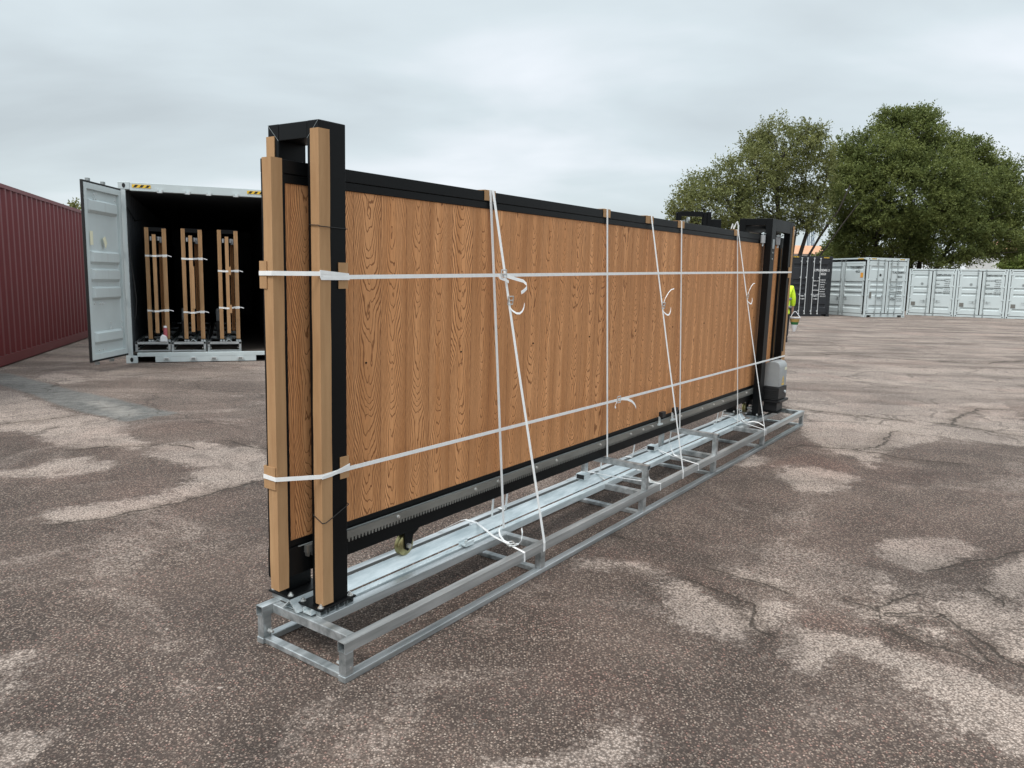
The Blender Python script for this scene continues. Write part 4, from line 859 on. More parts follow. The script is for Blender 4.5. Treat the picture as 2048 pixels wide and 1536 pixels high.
# packed gates inside (local: x = across from the left, y = depth, z = up)
def packed(u0, v0, lab, straps_z, yv=0, rz=0):
    ML = MC @ Matrix.Translation((u0, v0, .171)) @ Matrix.Rotation(math.radians(rz), 4, 'Z')
    f = Thing('packed_cradle', 'galvanised cradle under the %s packed gate in the open container' % lab, 'steel frame', ML, (0, 0, 0), 'cradles inside the open container')
    for x in (0, .50):
        f.part('lower_rail', MB().box(x, x+.04, 0, 5.6, 0, .025), M['steel']); f.part('upper_rail', MB().htube('y', 0, 5.6, x, x+.04, .122, .162), M['steel'])
    for y in (.005, 1.3, 2.6, 3.9, 5.5):
        f.part('lower_crossbar', MB().box(.04, .50, y, y+.04, .001, .024), M['steel']); f.part('upper_crossbar', MB().box(.04, .50, y, y+.04, .124, .1615), M['steel'])
        for x in (.001, .501): f.part('upright', MB().box(x, x+.038, y, y+.04, .025, .122), M['steel'])
    for x in (.055, .485): f.part('clamp_bolt', MB().cyl((x, -.01, .06), (x, .03, .06), .008, 8), M['bolt'])
    g = Thing('packed_gate_leaf', 'dark wood gate leaf with cardboard end in the %s packed gate' % lab, 'gate', ML, (.35, 2.6, .28), 'gate leaves inside the open container')
    g.part('end_frame', MB().box(.32, .385, -.02, 5.5, .28, .40).box(.32, .385, -.02, 5.5, 1.88, 1.93).box(.321, .384, -.02, .04, .40, 1.88).box(.321, .384, 5.44, 5.5, .40, 1.88), M['black'])
    g.part('board_panel', MB().box(.33, .376, .04, 5.44, .40, 1.88), M['black'])
    g.part('roller', MB().cyl((.30, .10, 1.83), (.30, .10, 1.895), .022, 12).cyl((.405, .10, 1.83), (.405, .10, 1.895), .022, 12).cyl((.442, .16, 1.80), (.442, .16, 1.895), .030, 12), M['nylon'])
    g.part('track_angle', MB().prism([(.29, .163), (.34, .203), (.39, .163), (.384, .163), (.34, .198), (.296, .163)], lambda a, b: (a, .0, b), lambda a, b: (a, 5.3, b)), M['zinc'])
    p = Thing('packed_portal', 'black portal over the end of the %s packed gate' % lab, 'gate post', ML, (.37, .1, .19), 'portals inside the open container')
    p.part('post', MB().box(.205, .265, .10, .23, .20, 2.045), M['black']); p.part('post', MB().box(.465, .525, .10, .23, .20, 2.045), M['black'])
    p.part('top_beam', MB().box(.265, .465, .101, .229, 1.98, 2.044), M['black'])
    p.part('base_plate', MB().box(.18, .29, .07, .26, .192, .20).box(.445, .54, .07, .26, .192, .20), M['black'])
    p.part('packing_tube', MB().box(.20, .235, .07, .25, .163, .191).box(.245, .28, .07, .25, .163, .191).box(.46, .495, .07, .25, .163, .191).box(.50, .535, .07, .25, .163, .191), M['steel'])
    b = Thing('packed_portal_board', 'dark wood filler board standing inside the %s packed portal' % lab, 'board', ML, (.43, .30, .33), 'filler boards inside the open container')
    b.part('board', MB().box(.400, .455, .27, .35, .33, 1.80), M['wood'])
    m_ = Thing('packed_motor', 'grey motor beside the left post of the %s packed gate' % lab, 'gate motor', ML, (.13, .6, .19), 'motors inside the open container')
    m_.part('cover', MB().box(.135, .235, .75, 1.0, .46, .70), M['mgrey'], bevel=.03); m_.part('housing', MB().box(.13, .24, .74, 1.01, .30, .459), M['blackp'], bevel=.01); m_.part('foot', MB().box(.14, .22, .78, .96, .163, .30), M['blackp'])
    for a, z0, z1, w, tx in ((.203, .205, 2.04, .062, 'left'), (.463, .205, 2.03, .066, 'right')):
        single('cardboard_edge_guard', MB().box(a, a+w, .0945, .0985, z0, z1), M['card'], ML, 'long cardboard guard on the %s post of the %s packed gate' % (tx, lab), 'edge guard', 'cardboard guards inside the open container', base=(a, .09, z0))
    single('cardboard_edge_guard', MB().box(.322, .378, -.027, -.0215, .31+yv, 1.925), M['card'], ML, 'long cardboard guard on the leaf end of the %s packed gate' % lab, 'edge guard', 'cardboard guards inside the open container', base=(.32, -.03, .3))
    for k, z in enumerate(straps_z):
        s_ = Thing('packing_strap', '%s white strap round the %s packed gate' % (('upper', 'lower')[k], lab), 'strap', ML, (.2, 0, z), 'white straps inside the open container')
        s_.part('band', MB().ribbon([(.20, .25, z), (.20, .0935, z-.004), (.262, .0925, z-.006), (.321, -.029, z-.010), (.379, -.029, z-.008), (.463, .0925, z+.004), (.53, .0925, z+.008), (.53, .25, z+.01)], (0, 0, .030), .001)
                .ribbon([(.46, .092, z-.012), (.532, .0915, z-.008)], (0, 0, .022), .001), M['strap'])
        s_.part('loose_end', MB().ribbon([(.53, .12, z+.005), (.57, .105, z+.0), (.60, .11, z-.012)], (0, .004, .012), .0008), M['strap'])
packed(.119, .20, 'left', (1.585, .68), 0, .2)
packed(.672, .15, 'middle', (1.55, .66), .02)
packed(1.235, .11, 'right', (1.36, .74), .0, -.25)
# extra strips of cardboard seen on the middle and right packs
single('cardboard_edge_guard', MB().box(.345, .395, -.034, -.030, .72, 1.42), M['card'], MC @ Matrix.Translation((.672, .15, .171)), 'second shorter cardboard strip laid over the leaf guard of the middle packed gate', 'edge guard', 'cardboard guards inside the open container', base=(.345, -.03, .72))
for z, tx in ((1.29, 'upper'), (.65, 'lower')):
    single('cardboard_pad', MB().box(.365, .405, -.036, -.0305, z, z+.14), M['card'], MC @ Matrix.Translation((1.235, .11, .171)), 'small cardboard pad near the %s strap of the right packed gate' % tx, 'cardboard pad', 'cardboard pads inside the open container', base=(.36, -.03, z))
cn = Thing('spray_can', 'small red and white can standing by the right post of the left packed gate', 'can', MC, (.585, .22, .336))
cn.part('can_body', MB().lathe([(.028, .0), (.032, .004), (.032, .15), (.030, .155)], (.585, .20, .41), (0, 0, 1), 16), M['pinkp']); cn.part('can_cap', MB().lathe([(.028, 0), (.028, .02), (.016, .034)], (.585, .20, .566), (0, 0, 1), 16), M['whitep'])
cl_ = MB().prism([(.50, .335), (.62, .335), (.60, .43), (.54, .46), (.505, .42)], lambda a, b: (a, .15, b), lambda a, b: (a, .24, b))
single('white_bag', cl_, M['whitep'], MC, 'crumpled white bag below the red can on the left packed cradle', 'bag', base=(.56, .2, .335), bevel=.012)

# ---- red container, long side towards the camera
ra = math.radians(107.38-180)   # its local +Y runs away from the red side's near end
rx0, ry0 = -7.713+4.5*math.cos(math.radians(-72.62)), 11.393+4.5*math.sin(math.radians(-72.62))
# local x=W face looks at the camera: build with x axis pointing to the camera side
MR = Matrix.Translation((rx0, ry0, 0)) @ Matrix.Rotation(math.radians(107.38-90), 4, 'Z') @ Matrix.Translation((-2.438, 0, 0))
CR = container('red_container', 'dark red corrugated container at the left edge beside the open grey one', MR, 2.438, 2.80, 12.19, 'cred')
door_leaf(CR, .11, 1.212, .18, 2.63, END_FR, lambda u, n, z: (u, -n, z), 'cred', rods=(.42, .86)); door_leaf(CR, 1.226, 2.328, .18, 2.63, END_FR, lambda u, n, z: (u, -n, z), 'cred', rods=(1.6, 2.02), hinge_side=1)

# ---- black container far right
BA = .287; BX, BY = 15.4556, 37.556
MB_ = Mrot(BX-2.438*math.cos(BA), BY-2.438*math.sin(BA), BA)
CB = container('black_container', 'black high container with white door rods between the gate and a light grey container', MB_, 2.438, 2.896, 6.06, 'cblack')
dA = door_leaf(CB, .125, 1.195, .20, 2.728, END_FR, TF_END, 'cblack', rods=(.66, .98), rodm='rodw', handles=2)
dB = door_leaf(CB, 1.243, 2.313, .20, 2.728, END_FR, TF_END, 'cblack', rods=(1.36, 1.72), rodm='rodw', hinge_side=1, handles=2)
hazard(CB, .20, .50, 2.81, 2.86, TF_END); hazard(CB, 1.92, 2.22, 2.81, 2.86, TF_END)
letters(CB, 'LYPU', .15, 1.41, 2.18, 'txtw', n=.002, parent=dB, spacing=.9); letters(CB, '020495', .15, 1.78, 2.18, 'txtw', n=.002, parent=dB, spacing=.85); letters(CB, '5', .15, 2.22, 2.18, 'txtw', n=.002, parent=dB); letters(CB, '45G3', .15, 1.79, 2.00, 'txtw', n=.002, parent=dB, spacing=.9)
wts = [('MAX. WT.', '30,480 KG', '67,200 LB'), ('TARE', '2,350 KG', '5,180 LB'), ('PAYLOAD', '28,130 KG', '62,020 LB'), ('CU. CAP.', '37.4 CU.M', '1,320 CU.FT')]
def weights(T, u0, u1, ztop, dz, sz, col, tf, par, n=.002):
    for i, (a, b_, c) in enumerate(wts2):
        z = ztop-dz*i
        T.part('lettering', merge(text_mb(a, sz, lambda x, y, _: tf(u0+x, n, z+y-sz*.6)), text_mb(b_, sz*.82, lambda x, y, _: tf(u1+x, n, z+y)), text_mb(c, sz*.82, lambda x, y, _: tf(u1+x, n, z+y-sz*1.25))), M[col], parent=par)
wts2 = wts
weights(CB, 1.40, 1.80, 1.74, .225, .085, 'txtw', TF_END, dB)

# ---- light grey corner container with end doors and side doors
WX_, WY_ = 17.1295, 37.4819
MW = Mrot(WX_, WY_, .287)
LW = 3.3
CW = container('grey_corner_container', 'light grey container seen corner on, with double doors on two faces', MW, 2.438, 2.896, LW, 'cwhite', side_doors=True)
dA = door_leaf(CW, .125, 1.195, .20, 2.728, END_FR, TF_END, 'cwhite', rods=(.60, .98)); dB = door_leaf(CW, 1.243, 2.313, .20, 2.728, END_FR, TF_END, 'cwhite', rods=(1.40, 1.77), hinge_side=1)
hazard(CW, .22, .50, 2.81, 2.86, TF_END); hazard(CW, 1.90, 2.18, 2.81, 2.86, TF_END)
letters(CW, 'TLXU', .14, 1.48, 2.16, n=.002, parent=dB, spacing=.85); letters(CW, '250892 3', .14, 1.82, 2.16, n=.002, parent=dB, spacing=.85); letters(CW, '45G3', .14, 1.82, 1.95, n=.002, parent=dB, spacing=.9)
weights(CW, 1.45, 1.85, 1.62, .24, .085, 'txtb', TF_END, dB)
CW.part('vent_plate', MB().box(.22, .34, .010, .013, .93, 1.22, TF_END), M['vent'], parent=dA)
CW.part('badge_ring', MB().lathe([(.045, -.002), (.062, -.002), (.062, .002), (.045, .002)], (.80, -.001, 2.06), (0, 1, 0), 20), M['txtb'], parent=dA)
TF_SIDE = lambda u, n, z: (-n, LW-u, z)
sA = door_leaf(CW, .16, 1.63, .18, 2.70, END_FR, TF_SIDE, 'cwhite', rods=(1.50,), hinge_side=0)
sB = door_leaf(CW, 1.65, 3.14, .18, 2.70, END_FR, TF_SIDE, 'cwhite', rods=(1.80,), hinge_side=1)
CW.part('bottom_rail', MB().box(.003, .06, .18, LW-.18, .02, .16), M['cwhite'])
letters(CW, 'TLXU 250892 3', .15, 2.10, 2.38, n=.002, parent=sB, tf=TF_SIDE, spacing=.85); letters(CW, '45G3', .15, 2.5, 2.17, n=.002, parent=sB, tf=TF_SIDE, spacing=.9)
CW.part('orange_sticker', MB().box(2.86, 3.04, .001, .003, 1.93, 2.16, TF_SIDE), M['orange'], parent=sB)
hazard(CW, 2.62, 3.00, 2.81, 2.86, TF_SIDE)

# ---- row of small grey containers
MA, MWd, MH = -.6282, 2.289, 2.501
SM_FR = [(.085, .15), (.365, .43), (.50, .565), (.835, .90)]
codes = ['005424', '005718', '005731']
labs = ['small light grey container next to the corner container, left of the row', 'small light grey container in the middle of the row, numbered ending 718', 'small light grey container cut off by the right edge of the photo']
for k in range(3):
    Mk = Mrot(21.5145+k*MWd*math.cos(MA), 42.03+k*MWd*math.sin(MA), MA)
    Wk = 2.255
    c = container('small_container', labs[k], Mk, Wk, MH, 2.4, 'cwhite', 'small light grey containers in a row', hz=.085, zs=.11)
    a = door_leaf(c, .125, Wk/2-.025, .14, MH-.115, SM_FR, TF_END, 'cwhite', rods=(Wk/2-.19,)); b_ = door_leaf(c, Wk/2+.025, Wk-.125, .14, MH-.115, SM_FR, TF_END, 'cwhite', rods=(Wk/2+.17,), hinge_side=1)
    c.part('pocket_beam', MB().box(.166, .44, .003, .08, .005, .10).box(.80, 1.42, .003, .08, .005, .10).box(Wk-.46, Wk-.166, .003, .08, .005, .10), M['cwhite'])
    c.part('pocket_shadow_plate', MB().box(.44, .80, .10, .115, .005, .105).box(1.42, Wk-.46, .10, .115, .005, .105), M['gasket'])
    letters(c, 'GMPU', .115, 1.30, 2.155, n=.002, parent=b_, spacing=1.05); letters(c, codes[k], .115, 1.64, 2.155, n=.002, parent=b_, spacing=1.05); letters(c, '5', .115, 2.07, 2.13, n=.002, parent=b_)
    wts2 = [('MAX.GROSS', '7,500 KG', '16,530 LB'), ('TARE', '1,050 KG', '2,310 LB'), ('PAYLOAD', '6,450 KG', '14,220 LB'), ('CU. CAP.', '9.95 CU.M', '350 CU.FT')]
    weights(c, 1.29, 1.70, 1.93, .215, .085, 'txtb', TF_END, b_)
    c.part('vent_plate', MB().box(.20, .40, .010, .013, .55, .74, TF_END), M['vent'], parent=a)
    bd = MB(); tri_ = [(.62, 1.68), (.70, 1.68), (.66, 1.76)]
    bd.lathe([(.062, -.002), (.070, -.002), (.070, .002), (.062, .002)], (.66, -.001, 1.71), (0, 1, 0), 20)
    c.part('round_badge', merge(MB().lathe([(.001, -.0015), (.066, -.0015), (.066, .0015), (.001, .0015)], (.66, .0, 1.71), (0, 1, 0), 20)), M['rodw'], parent=a)
    c.part('badge_ring', bd, M['rod'], parent=a)
    c.part('badge_mark', MB().box(.652, .668, .004, .006, 1.67, 1.73, TF_END), M['txtb'], parent=a)

# ================================================================ forklift behind the gate
FK = Thing('forklift', 'dark forklift mast rising behind the top edge of the gate', 'forklift', Mrot(4.18, 18.4, math.radians(8)), (0, 0, 0))
for x in (-.36, .28):
    FK.part('mast_rail', MB().box(x, x+.09, 0, .12, .15, 3.14).box(x-.02, x+.11, .05, .07, .15, 3.12), M['black'])
FK.part('mast_crossbar', MB().box(-.27, .28, .02, .08, 3.05, 3.16), M['black']); FK.part('mast_crossbar', MB().box(-.27, .28, .02, .08, 2.66, 2.86), M['black'])
FK.part('lift_cylinder', MB().cyl((-.17, .09, .3), (-.17, .09, 2.96), .035, 12).cyl((.0, .09, .3), (.0, .09, 2.85), .03, 12).lathe([(.03, -.02), (.07, -.02), (.07, .02), (.03, .02)], (-.08, .06, 2.97), (1, 0, 0), 18), M['rod'])
FK.part('side_box', MB().box(.41, .74, .02, .25, 2.66, 3.0), M['black'], bevel=.02); FK.part('side_box', MB().box(-.46, -.37, .02, .2, 2.82, 2.92), M['black']); FK.part('hose_guard', MB().box(.37, .46, -.02, .16, 2.6, 3.16), M['black'])
FK.part('carriage', MB().box(-.5, .5, -.10, -.04, .35, .42).box(-.5, .5, -.10, -.04, .78, .85).box(-.5, -.45, -.1, -.04, .85, 1.2).box(.45, .5, -.1, -.04, .85, 1.2), M['black'])
for x in (-.32, .22): FK.part('fork', MB().box(x, x+.10, -.16, -.10, .08, .8).box(x, x+.10, -1.2, -.16, .08, .12), M['black'])
FK.part('truck_body', MB().box(-.5, .5, .6, 2.3, .25, .95).box(-.48, .48, 1.6, 2.45, .45, 1.25), M['ochre'], bevel=.05)
FK.part('overhead_guard', MB().box(-.48, -.42, .55, .61, .95, 2.1).box(.42, .48, .55, .61, .95, 2.1).box(-.48, -.42, 1.9, 1.96, 1.2, 2.1).box(.42, .48, 1.9, 1.96, 1.2, 2.1).box(-.5, .5, .5, 2.0, 2.1, 2.14), M['black'])
for x, y in ((-.5, .35), (.36, .35), (-.46, 2.0), (.34, 2.0)):
    w_ = FK.part('wheel', MB().cyl((x, y, .27), (x+.16, y, .27), .27, 24), M['tyre'], smooth_angle=40); FK.part('rim', MB().cyl((x-.006, y, .27), (x+.166, y, .27), .12, 16), M['whitep'], parent=w_)

# ================================================================ person in hi-vis
def skin_obj(name, verts, edges, radii, material, root=0, sub=2):
    me = bpy.data.meshes.new(name); me.from_pydata(verts, edges, [])
    o = bpy.data.objects.new(name, me); COL.objects.link(o)
    o.modifiers.new('skin', 'SKIN'); s_ = o.modifiers.new('sub', 'SUBSURF'); s_.levels = sub; s_.render_levels = sub
    for i, r in enumerate(radii):
        sv = me.skin_vertices[0].data[i]; sv.radius = (r, r) if not isinstance(r, tuple) else r; sv.use_root = (i == root)
    me.materials.append(material); return o
PE = Matrix.Translation((7.035, 20.05, 0)) @ Matrix.Rotation(math.radians(-12), 4, 'Z')
pr = bpy.data.objects.new('person', None); COL.objects.link(pr); pr.matrix_world = PE
pr['label'] = 'person in long yellow hi-vis coat carrying a striped bag, half hidden behind the far post'; pr['category'] = 'person'
bv_ = [(0, 0, .95), (0, 0, 1.15), (0, 0, 1.38), (0, .01, 1.50), (0, .02, 1.60), (0, .03, 1.70),
       (.10, 0, .90), (.11, .02, .50), (.11, -.02, .09), (.12, .14, .04), (-.10, 0, .90), (-.11, -.03, .50), (-.11, -.10, .10), (-.12, .05, .04),
       (.19, 0, 1.40), (.25, .01, 1.14), (.26, .10, .90), (.265, .13, .82), (-.19, 0, 1.40), (-.25, -.02, 1.14), (-.26, .06, .90), (-.265, .08, .82)]
be_ = [(0,1),(1,2),(2,3),(3,4),(4,5),(0,6),(6,7),(7,8),(8,9),(0,10),(10,11),(11,12),(12,13),(2,14),(14,15),(15,16),(16,17),(2,18),(18,19),(19,20),(20,21)]
br_ = [.13, .12, .13, .055, .095, .08, .09, .06, .042, .035, .09, .06, .042, .035, .055, .042, .032, .028, .055, .042, .032, .028]
nb_ = len(bv_)
for k, hb_ in ((17, (.265, .13, .82)), (21, (-.265, .08, .82))):   # hands: five fingers each
    for j, (dx_, dy_, ln_) in enumerate(((-.0, .03, .05), (0, .025, .075), (0, .008, .08), (0, -.010, .075), (0, -.026, .06))):
        b0 = len(bv_); bv_ += [(hb_[0]+dx_, hb_[1]+dy_*.8, hb_[2]-.045), (hb_[0]+dx_-.008, hb_[1]+dy_, hb_[2]-.045-ln_*.6), (hb_[0]+dx_-.022, hb_[1]+dy_, hb_[2]-.045-ln_)]
        be_ += [(k, b0), (b0, b0+1), (b0+1, b0+2)]; br_ += [.011, .009, .008]
body = skin_obj('body', bv_, be_, br_, M['skin'], 0, 2); body.parent = pr
coat = skin_obj('coat', [(0, 0, .72), (0, 0, .95), (0, 0, 1.2), (0, 0, 1.40), (0, .0, 1.49), (.185, 0, 1.405), (.255, .01, 1.14), (.265, .09, .93), (-.185, 0, 1.405), (-.255, -.02, 1.14), (-.265, .05, .93)],
                [(0,1),(1,2),(2,3),(3,4),(3,5),(5,6),(6,7),(3,8),(8,9),(9,10)], [.21, .20, .19, .17, .085, .085, .068, .055, .085, .068, .055], M['hivis'], 1); coat.parent = pr
trs = skin_obj('trousers', [(0, 0, .92), (.10, 0, .85), (.11, .02, .50), (.11, -.02, .12), (-.10, 0, .85), (-.11, -.03, .50), (-.11, -.10, .13)], [(0,1),(1,2),(2,3),(0,4),(4,5),(5,6)], [.14, .11, .085, .07, .11, .085, .07], M['navy'], 0); trs.parent = pr
hr = skin_obj('hair', [(0, .0, 1.66), (0, .0, 1.76), (0, -.04, 1.72)], [(0,1),(1,2)], [.098, .085, .07], M['hair'], 0); hr.parent = pr
fc_ = MB().lathe([(.012, 0), (.008, .02)], (0, .115, 1.63), (0, 1, 0), 8); o = mesh_obj('nose', fc_, M['skin']); o.parent = pr
for x in (-.03, .03):
    o = mesh_obj('eye', MB().lathe([(.001, 0), (.010, .002), (.001, .006)], (x, .112, 1.655), (0, 1, 0), 10), M['hair']); o.parent = pr
o = mesh_obj('mouth', MB().box(-.025, .025, .112, .120, 1.585, 1.592), M['pinkp']); o.parent = pr
for z in (.92, 1.13):
    tb = MB().lathe([(.218 if z < 1 else .208, -.028), (.222 if z < 1 else .212, 0), (.218 if z < 1 else .208, .028)], (0, 0, z), (0, 0, 1), 28); o = mesh_obj('reflective_band', tb, M['refl'], smooth=True); o.parent = pr
for x in (.11, -.11):
    o = mesh_obj('boot', MB().lathe([(.05, 0), (.062, .02), (.058, .10), (.05, .14)], (x, -.02 if x > 0 else -.08, .0), (0, 0, 1), 16).box(x-.045, x+.045, 0 if x > 0 else -.06, .16 if x > 0 else .10, .0, .07), M['navy'], bevel=.01); o.parent = pr
bg_ = Thing('carrier_bag', 'white, ochre and green striped bag hanging from the hand of the person in hi-vis', 'bag', Matrix.Translation((7.37, 20.05, 0)) , (0, 0, .25))
def cone_band(z0, z1, r0, r1): return MB().lathe([(r0, z0), (r1, z1)], (0, 0, 0), (0, 0, 1), 18)
for nm, z0, z1, r0, r1, mm in (('bag_tip', .28, .36, .03, .055, 'whitep'), ('bag_lower', .3601, .46, .055, .085, 'whitep'), ('bag_green_band', .4601, .53, .085, .105, 'green'), ('bag_ochre_band', .5301, .61, .105, .125, 'ochre'), ('bag_rim', .6101, .65, .125, .15, 'whitep')):
    ob = bg_.part(nm, cone_band(z0, z1, r0, r1), M[mm], smooth_angle=60)
bg_.part('bag_handle', MB().tube([(-.12, 0, .65), (-.03, 0, .80), (.02, 0, .80), (.14, 0, .65)], .008, 6), M['whitep'])

# ================================================================ trees and far things
def leaves(name, lobes, per_m2, mat_, label=None, size=(.13, .05), seed=1, shoot=.6, center=None, up=.25, tmin=None):
    r = np.random.default_rng(seed); V = []; 
    for (cx, cy, cz, rx, rz) in lobes:
        ry = min(rx, 2.6)
        area = 4*math.pi*((rx*rz)**1.6/3+(rx*ry)**1.6/3+(ry*rz)**1.6/3)**(1/1.6)
        n = int(area*per_m2); rx, rz, ry = rx*.93, rz*.93, ry*.93
        d = r.normal(size=(n, 3)); d /= np.linalg.norm(d, axis=1)[:, None]
        lump = 1+.16*np.sin(d[:, 0]*5+cx)+.14*np.sin(d[:, 2]*7+cy*2+d[:, 1]*4)+.10*np.sin(d[:, 0]*13+d[:, 2]*9+cz)
        rad = (r.uniform(0, 1, n)**.33*.5+.5)*lump*r.uniform(.78, 1.0, n)
        c = np.array([cx, cy, cz])+d*rad[:, None]*np.array([rx, ry, rz])
        out = d*np.array([1/rx, 1/ry, 1/rz]); out /= np.linalg.norm(out, axis=1)[:, None]
        ax = out+np.array([0, 0, up])+r.normal(size=(n, 3))*.55; ax /= np.linalg.norm(ax, axis=1)[:, None]
        k = 11
        for j in range(k):
            s = (j/(k-1)-.4)*shoot*r.uniform(.6, 1.25, n)
            p = c+ax*s[:, None]+r.normal(size=(n, 3))*.035
            dr = ax*.7+r.normal(size=(n, 3))*.75; dr /= np.linalg.norm(dr, axis=1)[:, None]
            sd = np.cross(dr, r.normal(size=(n, 3))); sd /= np.linalg.norm(sd, axis=1)[:, None]
            ln = size[0]*r.uniform(.7, 1.3, n)[:, None]; wd = size[1]*r.uniform(.7, 1.3, n)[:, None]
            V.append(np.stack([p, p+dr*ln*.5+sd*wd, p+dr*ln, p+dr*ln*.5-sd*wd], 1))
    V = np.concatenate(V).reshape(-1, 3)
    V[:, 2] = np.maximum(V[:, 2], .05)
    nq = len(V)//4; me = bpy.data.meshes.new(name)
    me.vertices.add(len(V)); me.vertices.foreach_set('co', (V-np.array(center)).astype(np.float32).ravel())
    me.loops.add(len(V)); me.loops.foreach_set('vertex_index', np.arange(len(V), dtype=np.int32))
    me.polygons.add(nq); me.polygons.foreach_set('loop_start', np.arange(0, len(V), 4, dtype=np.int32)); me.polygons.foreach_set('loop_total', np.full(nq, 4, dtype=np.int32))
    me.update(calc_edges=True); me.materials.append(mat_)
    o = bpy.data.objects.new(name, me); COL.objects.link(o); return o
def tree(label, base, lobes, trunks, mat_, per, size, seed, cat='tree', name='broadleaf_tree', group=None, shoot=.6, up=.25, branch=14, thick=.22):
    t = Thing(name, label, cat, Matrix.Identity(4), (base[0], base[1], 0), group)
    cr_ = leaves('crown', lobes, per, mat_, None, size, seed, shoot, (base[0], base[1], 0), up); cr_.parent = t.o
    rr = random.Random(seed); mb = MB(); mids = []
    for (bx0, by0, tx, ty, tz, r0_) in trunks:
        p = Vector((bx0, by0, 0)); q = Vector((tx, ty, tz)); prev = p; n = 5
        for i in range(1, n+1):
            f_ = i/n; c = p.lerp(q, f_)+Vector((rr.uniform(-.12, .12), rr.uniform(-.12, .12), 0)); ra_ = r0_*(1-.6*(i-1)/n); rb_ = r0_*(1-.6*i/n)
            mb.cyl(prev, c, ra_, 8, rb_); mids.append((c, rb_)); prev = c
    for (cx, cy, cz, rx, rz) in lobes:
        for k in range(max(2, int(branch*rx*rz/6))):
            tgt = Vector((cx+rr.uniform(-.8, .8)*rx, cy+rr.uniform(-.6, .6)*min(rx, 2.6), cz+rr.uniform(-.6, .85)*rz))
            cand = [m_ for m_ in mids if m_[0].z < tgt.z-.3] or mids
            m0 = min(cand, key=lambda m_: (m_[0]-tgt).length+rr.uniform(0, 1.5))
            b_ = MB(); prev = m0[0]; n = 4; r0_ = min(m0[1]*.55, .07)
            for i in range(1, n+1):
                f_ = i/n; c = m0[0].lerp(tgt, f_)+Vector((rr.uniform(-.12, .12), rr.uniform(-.12, .12), .18*math.sin(f_*3.1)))
                b_.cyl(prev, c, r0_*(1-.75*(i-1)/n), 5, r0_*(1-.75*i/n), cap=False); prev = c
            limbs.append(b_)
    for b_ in limbs: mb.add(b_.v, b_.f)
    limbs.clear(); t.part('trunk', mb, M['bark'])
    return t
limbs = []
LOBES_A = [(15.5,46.0,9.29,2.58,1.87),(13.39,45.0,7.84,2.24,1.55),(17.13,47.0,8.18,1.98,1.98),(11.78,45.0,5.98,2.39,1.47),(10.13,46.0,5.9,1.3,1.3),(15.32,47.0,6.09,3.42,1.89),(17.5,46.0,5.9,1.17,1.62),(9.48,46.0,5.45,0.68,0.68),(14.32,47.0,9.86,1.24,0.72),(17.28,46.0,10.17,0.92,0.78),(11.34,47.0,7.19,1.53,0.96),(13.29,47.0,4.72,2.89,0.8)]
LOBES_B = [(24.9,50.0,11.11,2.15,1.71),(22.46,49.0,9.37,2.68,1.86),(27.6,51.0,9.56,3.07,2.11),(24.46,48.0,7.27,5.33,2.84),(21.84,50.0,7.12,2.23,2.88),(29.5,50.0,7.28,2.98,2.49),(31.08,51.0,8.78,1.58,1.5),(31.51,50.0,6.38,1.17,1.94),(27.42,49.0,4.82,5.16,2.29),(24.29,51.0,4.71,3.34,2.22),(21.22,51.0,9.43,1.32,1.54),(31.22,50.0,4.64,1.62,1.55),(25.53,50.0,12.12,0.9,0.75),(23.66,50.0,11.94,1.11,0.81),(21.58,50.0,4.45,1.43,1.61),(29.04,50.0,10.21,1.07,0.92)]
LOBES_C = [(-22.57,40.0,4.8,0.24,0.15),(-23.41,41.0,4.75,0.28,0.19)]
LOBES_D = [(39.02,60.0,3.39,1.41,0.75),(40.61,61.0,3.83,1.44,1.15)]
LOBES_E = [(22.66,55.0,3.95,0.86,0.7),(21.67,54.0,3.21,1.14,0.46)]
tree('tall loose olive green tree left of the dense one, branches showing through', (15.9, 46.5), LOBES_A,
     [(15.9, 46.5, 15.4, 46, 8.6, .24), (15.8, 46.4, 12.6, 45.5, 5.6, .16), (16.2, 46.6, 18.4, 46.5, 8.0, .17), (16.0, 46.5, 19.8, 46.3, 7.4, .10), (15.9, 46.5, 18.6, 46.0, 5.4, .07), (16.1, 46.4, 20.2, 46.2, 6.4, .07), (16.2, 46.5, 17.2, 46.2, 8.8, .08), (15.8, 46.5, 10.5, 45.6, 4.8, .09), (15.9, 46.4, 14.0, 45.4, 7.4, .09)], M['leafA'], 15.5, (.125, .036), 3, shoot=.55, up=.3, branch=22)
tree('broad dense green tree rising over the grey containers on the right', (25.8, 50.5), LOBES_B,
     [(25.8, 50.5, 25.2, 50, 9.5, .32), (25.5, 50.5, 21.8, 50, 7.2, .2), (26.2, 50.6, 29.6, 50.4, 7.4, .2), (25.9, 50.4, 27.4, 50.2, 8.6, .18)], M['leafB'], 25, (.125, .042), 5, shoot=.5, up=.35)
tree('small tree top peeping over the red container', (-22.9, 40.5), LOBES_C, [(-22.9, 40.5, -22.9, 40.5, 4.8, .08)], M['leafA'], 20, (.14, .045), 9, name='small_tree', shoot=.4, branch=3)
tree('light green bush over the small containers at the right edge', (39.8, 60.5), LOBES_D, [(39.8, 60.5, 39.8, 60.5, 3.2, .1)], M['leafD'], 26, (.15, .06), 11, name='bush', cat='bush', shoot=.35, branch=4)
tree('low bush behind the black container under the left tree', (21.2, 54.5), LOBES_E, [(21.2, 54.5, 21.2, 54.5, 3.4, .1)], M['leafB'], 22, (.15, .06), 13, name='bush', cat='bush', shoot=.35, branch=4)

